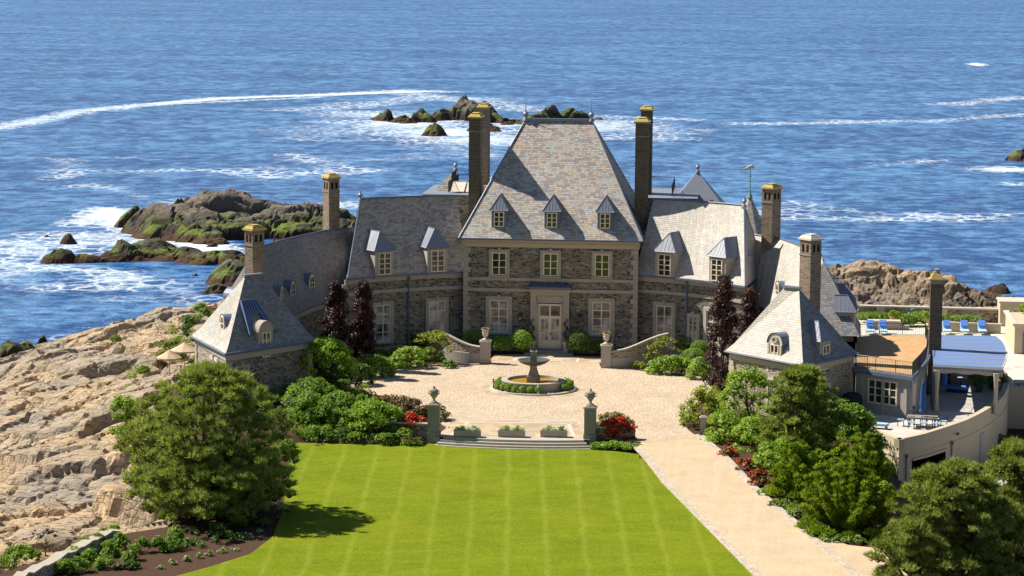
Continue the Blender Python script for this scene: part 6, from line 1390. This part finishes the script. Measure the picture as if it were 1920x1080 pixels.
tk_ = thing('garden_wall', 'dark fieldstone fireplace wall under the rear edge of the blue awning', 'garden wall', (34, -12.2, 0)); b = MB(); b.bx(31.9, 36.8, -12.5, -11.95, -.01, 3.3); b.build('wall', M['fieldstone'], tk_); b = MB(); b.bx(33.2, 34.6, -12.9, -12.5, -.01, 2.2); b.build('hearth', M['grey_stone'], tk_)
# terrace furniture
def chair(label, c, rz, group, iron='black_iron'):
    c = V(*c); t = thing('terrace_chair', label, 'chair', c, group)
    ca, sa = math.cos(rz), math.sin(rz); Lc = lambda x, y, z: c+V(x*ca-y*sa, x*sa+y*ca, z)
    for x in (-.22, .22):
        for y in (-.22, .22): b = MB(); b.tube([Lc(x, y, 0), Lc(x*.95, y*.95, .45)], .02, 5); b.build('leg', M[iron], t)
    b = MB(); b.box(Lc(0, 0, .47), (.5, .5, .06), ax=(ca, sa)); b.build('seat', M['sky_cloth'], t)
    b = MB(); b.tube([Lc(-.23, .22, .45), Lc(-.23, .30, .95), Lc(.23, .30, .95), Lc(.23, .22, .45)], .022, 5)
    for x in (-.12, 0, .12): b.tube([Lc(x, .23, .47), Lc(x, .30, .95)], .015, 4)
    for x in (-.25, .25): b.tube([Lc(x, .22, .68), Lc(x, -.2, .66), Lc(x, -.22, .45)], .018, 4)
    b.build('backrest', M[iron], t)
tb = G(1729, 800, 0); tb[2] = 0; t = thing('terrace_table', 'grey rectangular table with a closed blue umbrella through it on the sunny terrace', 'table', tb)
b = MB(); b.box(tb+ZV*.73, (2.2, 1.25, .05), ax=(1, -.12)); b.build('tabletop', M['grey_stone'], t)
for x in (-.9, .9):
    for y in (-.45, .45): b = MB(); b.tube([tb+V(x, y-.12*x, 0), tb+V(x, y-.12*x, .72)], .03, 5); b.build('leg', M['black_iron'], t)
for i, (dx, dy, rz, lab) in enumerate(((-.75, 1.0, 0.0, 'back left'), (.15, .95, 0, 'back middle'), (1.0, .85, 0, 'back right'), (-.85, -.85, PI, 'front left'), (.05, -.95, PI, 'front middle'), (.9, -1.05, PI, 'front right'), (-1.55, .15, PI/2, 'left end'), (1.55, -.15, -PI/2, 'right end'))):
    chair('black iron chair with pale blue cushion at the %s of the terrace table' % lab, tb+V(dx, dy, 0), rz, 'chairs around the terrace table')
u_ = thing('umbrella', 'closed dark blue umbrella standing over the terrace table', 'umbrella', tb); b = MB(); b.lathe(tb, [(.02, .76), (.02, 1.1), (.28, 1.12), (.22, 1.35), (.26, 1.6), (.20, 2.6), (.14, 3.2), (.04, 3.45)], 9); b.build('canopy', M['umbrella_cloth'] if 'umbrella_cloth' in M else plain('umbrella_cloth', (.03, .08, .24), .8, .2, .2, 6), u_); b = MB(); b.tube([tb+ZV*.3, tb+ZV*3.6], .025, 6); b.build('pole', M['teak'], u_)
def sunbed(label, c, rz, group, base='deep_blue'):
    c = V(*c); t = thing('sun_lounger', label, 'sun lounger', c, group); ca, sa = math.cos(rz), math.sin(rz); Lc = lambda x, y, z: c+V(x*ca-y*sa, x*sa+y*ca, z)
    b = MB()
    for x in (-.33, .33): b.tube([Lc(x, -.9, .3), Lc(x, .95, .3)], .025, 5)
    for y in (-.8, .8):
        for x in (-.33, .33): b.tube([Lc(x, y, 0), Lc(x, y, .3)], .025, 5)
    b.build('frame', M['lead'], t); b = MB(); q = [Lc(-.36, -.95, .32), Lc(.36, -.95, .32), Lc(.36, .25, .32), Lc(-.36, .25, .32)]; b.poly([p+ZV*.12 for p in q]); 
    for k in range(4): b.poly([q[k], q[(k+1) % 4], q[(k+1) % 4]+ZV*.12, q[k]+ZV*.12])
    q2 = [Lc(-.36, .25, .44), Lc(.36, .25, .44), Lc(.36, .85, 1.02), Lc(-.36, .85, 1.02)]; b.poly(q2); q3 = [p+V(-sa*.1, ca*.1, -.1) for p in q2]; b.poly(q3)
    for k in range(4): b.poly([q2[k], q2[(k+1) % 4], q3[(k+1) % 4], q3[k]])
    b.build('cushion', M['sky_cloth'], t)
    b = MB(); q4 = [Lc(-.30, .38, .64), Lc(.30, .38, .64), Lc(.32, .86, 1.10), Lc(-.32, .86, 1.10)]; b.poly(q4); q5 = [p+V(sa*.08, -ca*.08, .10) for p in q4]; b.poly(q5)
    for k in range(4): b.poly([q4[k], q4[(k+1) % 4], q5[(k+1) % 4], q5[k]])
    b.build('pillow', M['blue_cloth' if base == 'x' else 'mid_blue'], t)
plain('mid_blue', (.10, .22, .62), .8, .2, .12, 6)
for px, w_ in ((1632, 'half hidden behind the dormers'), (1656, 'seen through the deck railing'), (1776, 'nearest the brick chimney'), (1809, 'in the middle of the three beyond the awning'), (1842, 'right hand one of the three beyond the awning')):
    g = G(px, 628, 0); sunbed('blue rear terrace lounger, %s' % w_, (g[0], g[1]+.5, 0), 0.0, 'sun loungers on the rear terrace')
for px, w_ in ((1793, 'left'), (1826, 'right')):
    g = G(px, 624, 0); c = V(g[0], g[1]+1, 0); t = thing('side_table', 'low dark side table between the rear loungers, %s one' % w_, 'side table', c); b = MB(); b.box(c+ZV*.42, (.9, .6, .05)); b.build('tabletop', M['grey_stone'], t)
    for x in (-.35, .35): b = MB(); b.box(c+V(x, 0, .2), (.06, .4, .4)); b.build('leg', M['black_iron'], t)
for px, py, rz, lab in ((1590, 789, .9, 'blue sun lounger lying flat at the terrace edge under the pavilion'), (1640, 806, .8, 'pale blue sun lounger in the sunny corner of the terrace edge')):
    g = G(px, py, 0); c = V(g[0], g[1]+.7, 0); t = thing('sun_lounger', lab, 'sun lounger', c); a = (math.cos(-.35), math.sin(-.35)); b = MB(); b.box(c+ZV*.36, (2.0, .62, .12), ax=a); b.build('cushion', M['mid_blue' if px < 1600 else 'sky_cloth'], t); b = MB(); b.box(c+ZV*.27, (2.05, .68, .05), ax=a)
    for x in (-.9, .9): b.box(c+V(a[0]*x, a[1]*x, .12), (.05, .6, .25), ax=a)
    b.build('frame', M['lead'], t)
g = G(1590, 781, 0); c = V(g[0]+.3, g[1]+.9, 0); b = MB(); b.lathe(c, [(.78, 0), (.82, .5), (.80, 1.1), (.66, 1.5), (.35, 1.68), (0, 1.72)], 12); b.build('covered_grill', M['dark_cover'], label='big barbecue under a black fabric cover at the foot of the right pavilion', cat='grill', at=c, smooth=True)
g = G(1657, 771, 0); c = V(g[0], g[1], 0); t = thing('console_table', 'long thin black iron console table under the sunroom windows', 'table', c); a = d_; b = MB(); b.box(c+ZV*.86, (1.6, .4, .04), ax=a); b.build('tabletop', M['black_iron'], t)
for s in (-1, 1):
    for q in (-.15, .15): b = MB(); p = c+V(*a, 0)*s*.75+V(-a[1], a[0], 0)*q; b.tube([p, p+ZV*.86], .022, 5); b.build('leg', M['black_iron'], t)
b = MB(); b.tube([c-V(*a, 0)*.75+ZV*.08, c+V(*a, 0)*.75+ZV*.08], .02, 5); b.build('stretcher', M['black_iron'], t)
def pot(label, c, prof, mat, leaf, h=.5, cat='planter', n=9, fl=None, seed=3):
    c = V(*c); t = thing('potted_plant', label, cat, c); b = MB(); b.lathe(c, prof, 14); b.build('pot', M[mat], t); zt = max(p[1] for p in prof); rs = RS(seed)
    rr = max(p[0] for p in prof); cl = [(c[0]+rs.randn()*rr*.5, c[1]+rs.randn()*rr*.5, c[2]+zt+h*.4*rs.rand(), rr*.55, h*.35) for _ in range(n)]; T, r = leaves(cl, 900, .07, rs); mi = np.zeros(len(T)); ms = [M[leaf]]
    if fl: T2, r2 = leaves(cl, 300, .06, rs, shell=1.0); T = np.concatenate([T, T2]); r = np.concatenate([r, r2]); mi = np.concatenate([mi, np.ones(len(T2))]); ms.append(M[fl])
    tri_mesh('foliage', T, r, ms, mi, t, c)
UR = [(.22, 0), (.22, .05), (.08, .12), (.08, .22), (.30, .40), (.34, .56), (.30, .58)]
g = G(1629, 768, 0); pot('white footed urn with a dark plant left of the console table', (g[0], g[1], 0), UR, 'white_urn', 'dark_leaf', .4)
g = G(1688, 780, 0); pot('white footed urn with a dark plant right of the console table', (g[0], g[1], 0), UR, 'white_urn', 'dark_leaf', .4, seed=4)
g = G(1707, 781, 0); pot('grey blue glazed pot at the sunroom corner', (g[0], g[1], 0), [(.22, 0), (.30, .3), (.24, .55), (.27, .6)], 'lead_pale', 'dark_leaf', .4, seed=5)
g = G(1752, 763, 0); pot('cobalt blue glazed pot by the left awning post', (g[0], g[1], 0), [(.24, 0), (.34, .35), (.36, .7), (.30, .78), (.38, .84), (.32, .86)], 'cobalt_glaze', 'dark_leaf', .2, n=4, seed=6)
# furniture in the shade of the awning
g = G(1795, 735, 0); c = V(g[0], g[1], 0); t = thing('lounge_chair', 'deep blue upholstered lounge chair in the shade under the awning', 'lounge chair', c); b = MB(); b.box(c+ZV*.38, (1.7, .8, .22), ax=(1, -.3)); b.build('seat', M['mid_blue'], t); b = MB(); b.box(c+V(-1.0, .2, .95), (.25, .8, 1.1), ax=(1, -.3)); b.build('backrest', M['mid_blue'], t); b = MB(); b.box(c+ZV*.15, (1.6, .7, .25), ax=(1, -.3)); b.build('base', M['deep_blue'], t)
g = G(1803, 728, 0); c = V(g[0], g[1]+1.0, 0); t = thing('side_table', 'small side table with a pale blue top under the awning', 'side table', c); b = MB(); b.box(c+ZV*.7, (.8, .5, .05)); b.build('tabletop', M['sky_cloth'], t); b = MB(); b.tube([c, c+ZV*.7], .05, 6); b.build('leg', M['black_iron'], t)
g = G(1836, 738, 0); pot('leafy dark potted plant in the shade at the right of the awning', (g[0], g[1]+.8, 0), [(.3, 0), (.4, .5), (.36, .55)], 'dark_bowl', 'dark_leaf', 1.4, seed=8)
g = G(1878, 722, .3); c = V(g[0]-.3, g[1], 0); shrub('red flowering plant inside the curve of the terrace parapet', tuple(c), mound(1.6, 4.0, 1.6, 16, RS(4), .35), 'dark_leaf', flowers=('red_petal', 30, .06), dens=300)
# back garden: parapet wall, hedge, planters, statue, raised wall
bw0, bw1 = G(1612, 608, 0)[:2], G(1888, 622, 0)[:2]; bw0 = V(27.4, 24.1); bw1 = V(41.2, 23.6); bd = unit(bw1-bw0)
t = thing('garden_wall', 'long dark fieldstone wall with pale coping between the pool terrace and the rocks', 'garden wall', (bw0[0], bw0[1], 0)); m = (bw0+bw1)/2; L = np.linalg.norm(bw1-bw0)
b = MB(); b.box(V(m[0], m[1], -.3), (L, .5, 3.1), ax=bd); b.build('wall', M['fieldstone'], t); b = MB(); b.box(V(m[0], m[1], 1.33), (L+.1, .72, .16), ax=bd); b.build('coping', M['pale_stone'], t)
for u in (.14, .56, .97):
    q = bw0+(bw1-bw0)*u; b = MB(); b.box(V(q[0], q[1]-.15, -.32), (.8, .6, 3.1), ax=bd); b.build('pier', M['stucco'], t)
b = MB(); b.prism([(24.8, -14), (45, -14), (45, 23.6), (24.8, 24)], -3.4, -.004); b.build('pool_terrace', M['pool_paving'], kind='structure')
g0, g1 = G(1690, 628, 0)[:2], G(1882, 634, 0)[:2]; low0, low1 = V(g0[0]+2.9, g0[1]+3.2), V(g1[0], g1[1]+3.0); ld = unit(low1-low0); m = (low0+low1)/2
t = thing('low_wall', 'low tan planter wall behind the row of rear loungers', 'garden wall', (m[0], m[1], 0)); b = MB(); b.box(V(m[0], m[1], .38), (np.linalg.norm(low1-low0), .4, .8), ax=ld); b.build('wall', M['stucco'], t); b = MB(); b.box(V(m[0], m[1], .83), (np.linalg.norm(low1-low0)+.1, .5, .1), ax=ld); b.build('coping', M['pale_stone'], t)
def hedge(label, a, c_, w, h, leaf='mid_leaf', z=0.0):
    a = V(*a); c_ = V(*c_); L = np.linalg.norm(c_-a); n = int(L/.42); rs = RS(int(L*10)); m = (a+c_)/2
    shrub(label, (m[0], m[1], z), [(a[0]+(c_[0]-a[0])*k/n-m[0]+rs.randn()*.08, a[1]+(c_[1]-a[1])*k/n-m[1]+rs.randn()*w*.2, h*.55+rs.randn()*.07, w*.55, h*.55) for k in range(n+1)], leaf, dens=420, size=.09, cat='hedge', name='hedge')
hedge('bright green strip of plants behind the low planter wall', low0+V(0, 1.0), low1+V(-2.2, 1.0), 1.0, .75, 'mid_leaf', .6)
hedge('green bank of plants right of the sea horse statue', (31.2, 20.6), (33.6, 20.5), 1.8, 1.1, 'mid_leaf')
hedge('green plants at the foot of the wall behind the stone planter', (27.6, 22.3), (30.6, 22.2), 1.2, .9, 'mid_leaf')
t = thing('planter_box', 'long pale slatted stone box behind the rear lounger on the left', 'planter', (29.6, 18.2, 0)); b = MB(); b.bx(28.0, 30.8, 17.9, 18.7, 0, .75); b.bx(30.8, 31.7, 17.9, 18.6, 0, .4); b.build('box', M['stucco_grey'], t); b = MB(); b.bx(27.9, 30.9, 17.8, 18.8, .75, .82); b.build('rim', M['pale_stone'], t)
POT = [(.3, 0), (.3, .06), (.2, .12), (.42, .5), (.48, .75), (.42, .78)]
for px, py, y, z, lab in ((1677, 612, 20.4, .1, 'left of the sea horse statue'), (1744, 612, 19.0, .3, 'just left of the brick chimney'), (1896, 618, 18.0, .75, 'at the right end of the low planter wall')):
    g = GY(px, py, y); pot('big terracotta pot of trailing greenery %s' % lab, (g[0], y, z), POT, 'terracotta', 'mid_leaf', .9, n=14, fl='pink_petal' if px > 1890 else None, seed=int(px))
g = GY(1700, 600, 21.3); c = V(g[0], 21.3, .1); t = thing('statue', 'tall green copper sea horse statue leaning back against the garden wall', 'statue', c); b = MB()
b.tube([c+V(.0, 0, 0), c+V(.06, 0, .33), c+V(.2, 0, .72), c+V(.27, 0, 1.05), c+V(.38, 0, 1.28), c+V(.6, 0, 1.42), c+V(.66, 0, 1.34)], [.14, .11, .14, .15, .10, .08, .03], 8); b.build('body', M['verdigris'], t)
b = MB(); b.box(c+V(0, 0, -.05), (.7, .7, .3)); b.build('base', M['grey_stone'], t)
# buildings at the right edge
rb = thing('pool_house', 'pale stucco garden building cut by the right edge of the photograph', 'building', (41, -4, 0))
b = MB(); b.bx(39.9, 47, 4.5, 13, -1, 2.5); b.bx(40.2, 47, 21.6, 24.6, -1, 2.2); b.build('wall', M['stucco'], rb); b = MB(); b.bx(39.7, 47.2, 4.3, 4.8, 2.5, 2.66); b.bx(39.7, 40.15, 4.8, 13.1, 2.5, 2.66); b.bx(40.1, 47, 21.5, 24.7, 2.2, 2.34); b.build('coping', M['pale_stone'], rb)
b = MB(); b.bx(40.6, 44, 4.44, 4.5, -.2, 1.9); b.build('door', M['lead'], rb)
b = MB(); b.bx(38.4, 47, -12.5, -11.9, -3.3, .25); b.build('wall', M['stucco'], rb); b = MB(); b.bx(38.3, 47, -12.6, -11.8, .25, .36); b.build('coping', M['pale_stone'], rb)
for x in (38.7, 40.5, 42.3): b = MB(); b.bx(x, x+.4, -12.9, -12.5, -3.3, .2); b.build('pier', M['stucco_grey'], rb)
b = MB(); b.bx(39.1, 44, -12.56, -12.5, -3.2, -.7); b.build('opening', M['dark_void'], rb)
g = G(1915, 725, -.5); b = MB(); c = V(41.5, -16, -3.2); b.box(c+ZV*1.6, (1.2, 1.0, 3.2)); b.box(c+ZV*3.25, (1.3, 1.1, .12)); b.build('gate_post', M['stucco'], label='sunlit cream gate post cut by the right edge below the pool house', cat='gate post', at=c)
shrub('green shrub on top of the pool house terrace at the right edge', (41.8, 12.0, 2.5), mound(1.8, 1.6, 1.2, 9, RS(6), .4), 'bright_leaf')
for px, py, w_ in ((1900, 792, 'upper'), (1884, 842, 'lower')):
    g = G(px, py, -3.2); c = V(g[0], g[1], -3.2); t = thing('box_planter', '%s dark wooden box planter standing in the garage yard' % w_, 'planter', c); b = MB(); b.box(c+ZV*.35, (1.1, .8, .7)); b.build('box', M['bark'], t); T, r = leaves([(c[0]+x, c[1], c[2]+.85, .35, .3) for x in (-.3, .3)], 1200, .08, RS(2)); tri_mesh('foliage', T, r, [M['dark_leaf']], np.zeros(len(T)), t, c)
g = G(1688, 922, -3.2); c = V(g[0]+.6, g[1]-.4, -3.2); t = thing('box_planter', 'long stone trough with white flowers beside the garage opening', 'planter', c); b = MB(); b.box(c+ZV*.3, (1.4, .6, .6)); b.build('box', M['grey_stone'], t); T, r = leaves([(c[0]+x, c[1], c[2]+.68, .25, .14) for x in (-.4, 0, .4)], 1400, .07, RS(2)); tri_mesh('flowers', T, r, [M['white_petal']], np.zeros(len(T)), t, c)
def split_parts(o):
    "the separate pieces of a part become parts of their own"
    me = o.data; key = {}; par = list(range(len(me.vertices)))
    def find(a):
        while par[a] != a: par[a] = par[par[a]]; a = par[a]
        return a
    for v in me.vertices:
        k = (round(v.co.x, 3), round(v.co.y, 3), round(v.co.z, 3))
        if k in key: par[find(v.index)] = find(key[k])
        else: key[k] = v.index
    for p in me.polygons:
        for v in p.vertices[1:]: par[find(v)] = find(p.vertices[0])
    comp = {}
    for p in me.polygons: comp.setdefault(find(p.vertices[0]), []).append(p.index)
    if not 1 < len(comp) <= 12: return
    import bmesh
    for i, (r, ps) in enumerate(list(comp.items())[1:]):
        n = o.copy(); n.data = me.copy(); SC.collection.objects.link(n); keep = set(ps); bm = bmesh.new(); bm.from_mesh(n.data); bm.faces.ensure_lookup_table()
        bmesh.ops.delete(bm, geom=[f for f in bm.faces if f.index not in keep], context='FACES'); bm.to_mesh(n.data); bm.free()
    bm = bmesh.new(); bm.from_mesh(me); bm.faces.ensure_lookup_table(); keep = set(list(comp.values())[0])
    bmesh.ops.delete(bm, geom=[f for f in bm.faces if f.index not in keep], context='FACES'); bm.to_mesh(me); bm.free()
for o in list(bpy.data.objects):
    if o.type == 'MESH' and o.parent and o.name.split('.')[0] in ('gutter', 'vent', 'wall', 'coping', 'pilaster', 'string_course', 'flashing', 'wing_trim', 'opening', 'ridge_lead', 'paving_band') and o.data.users == 1: split_parts(o)
for o in bpy.data.objects:
    if '_loc' in o.keys(): del o['_loc']
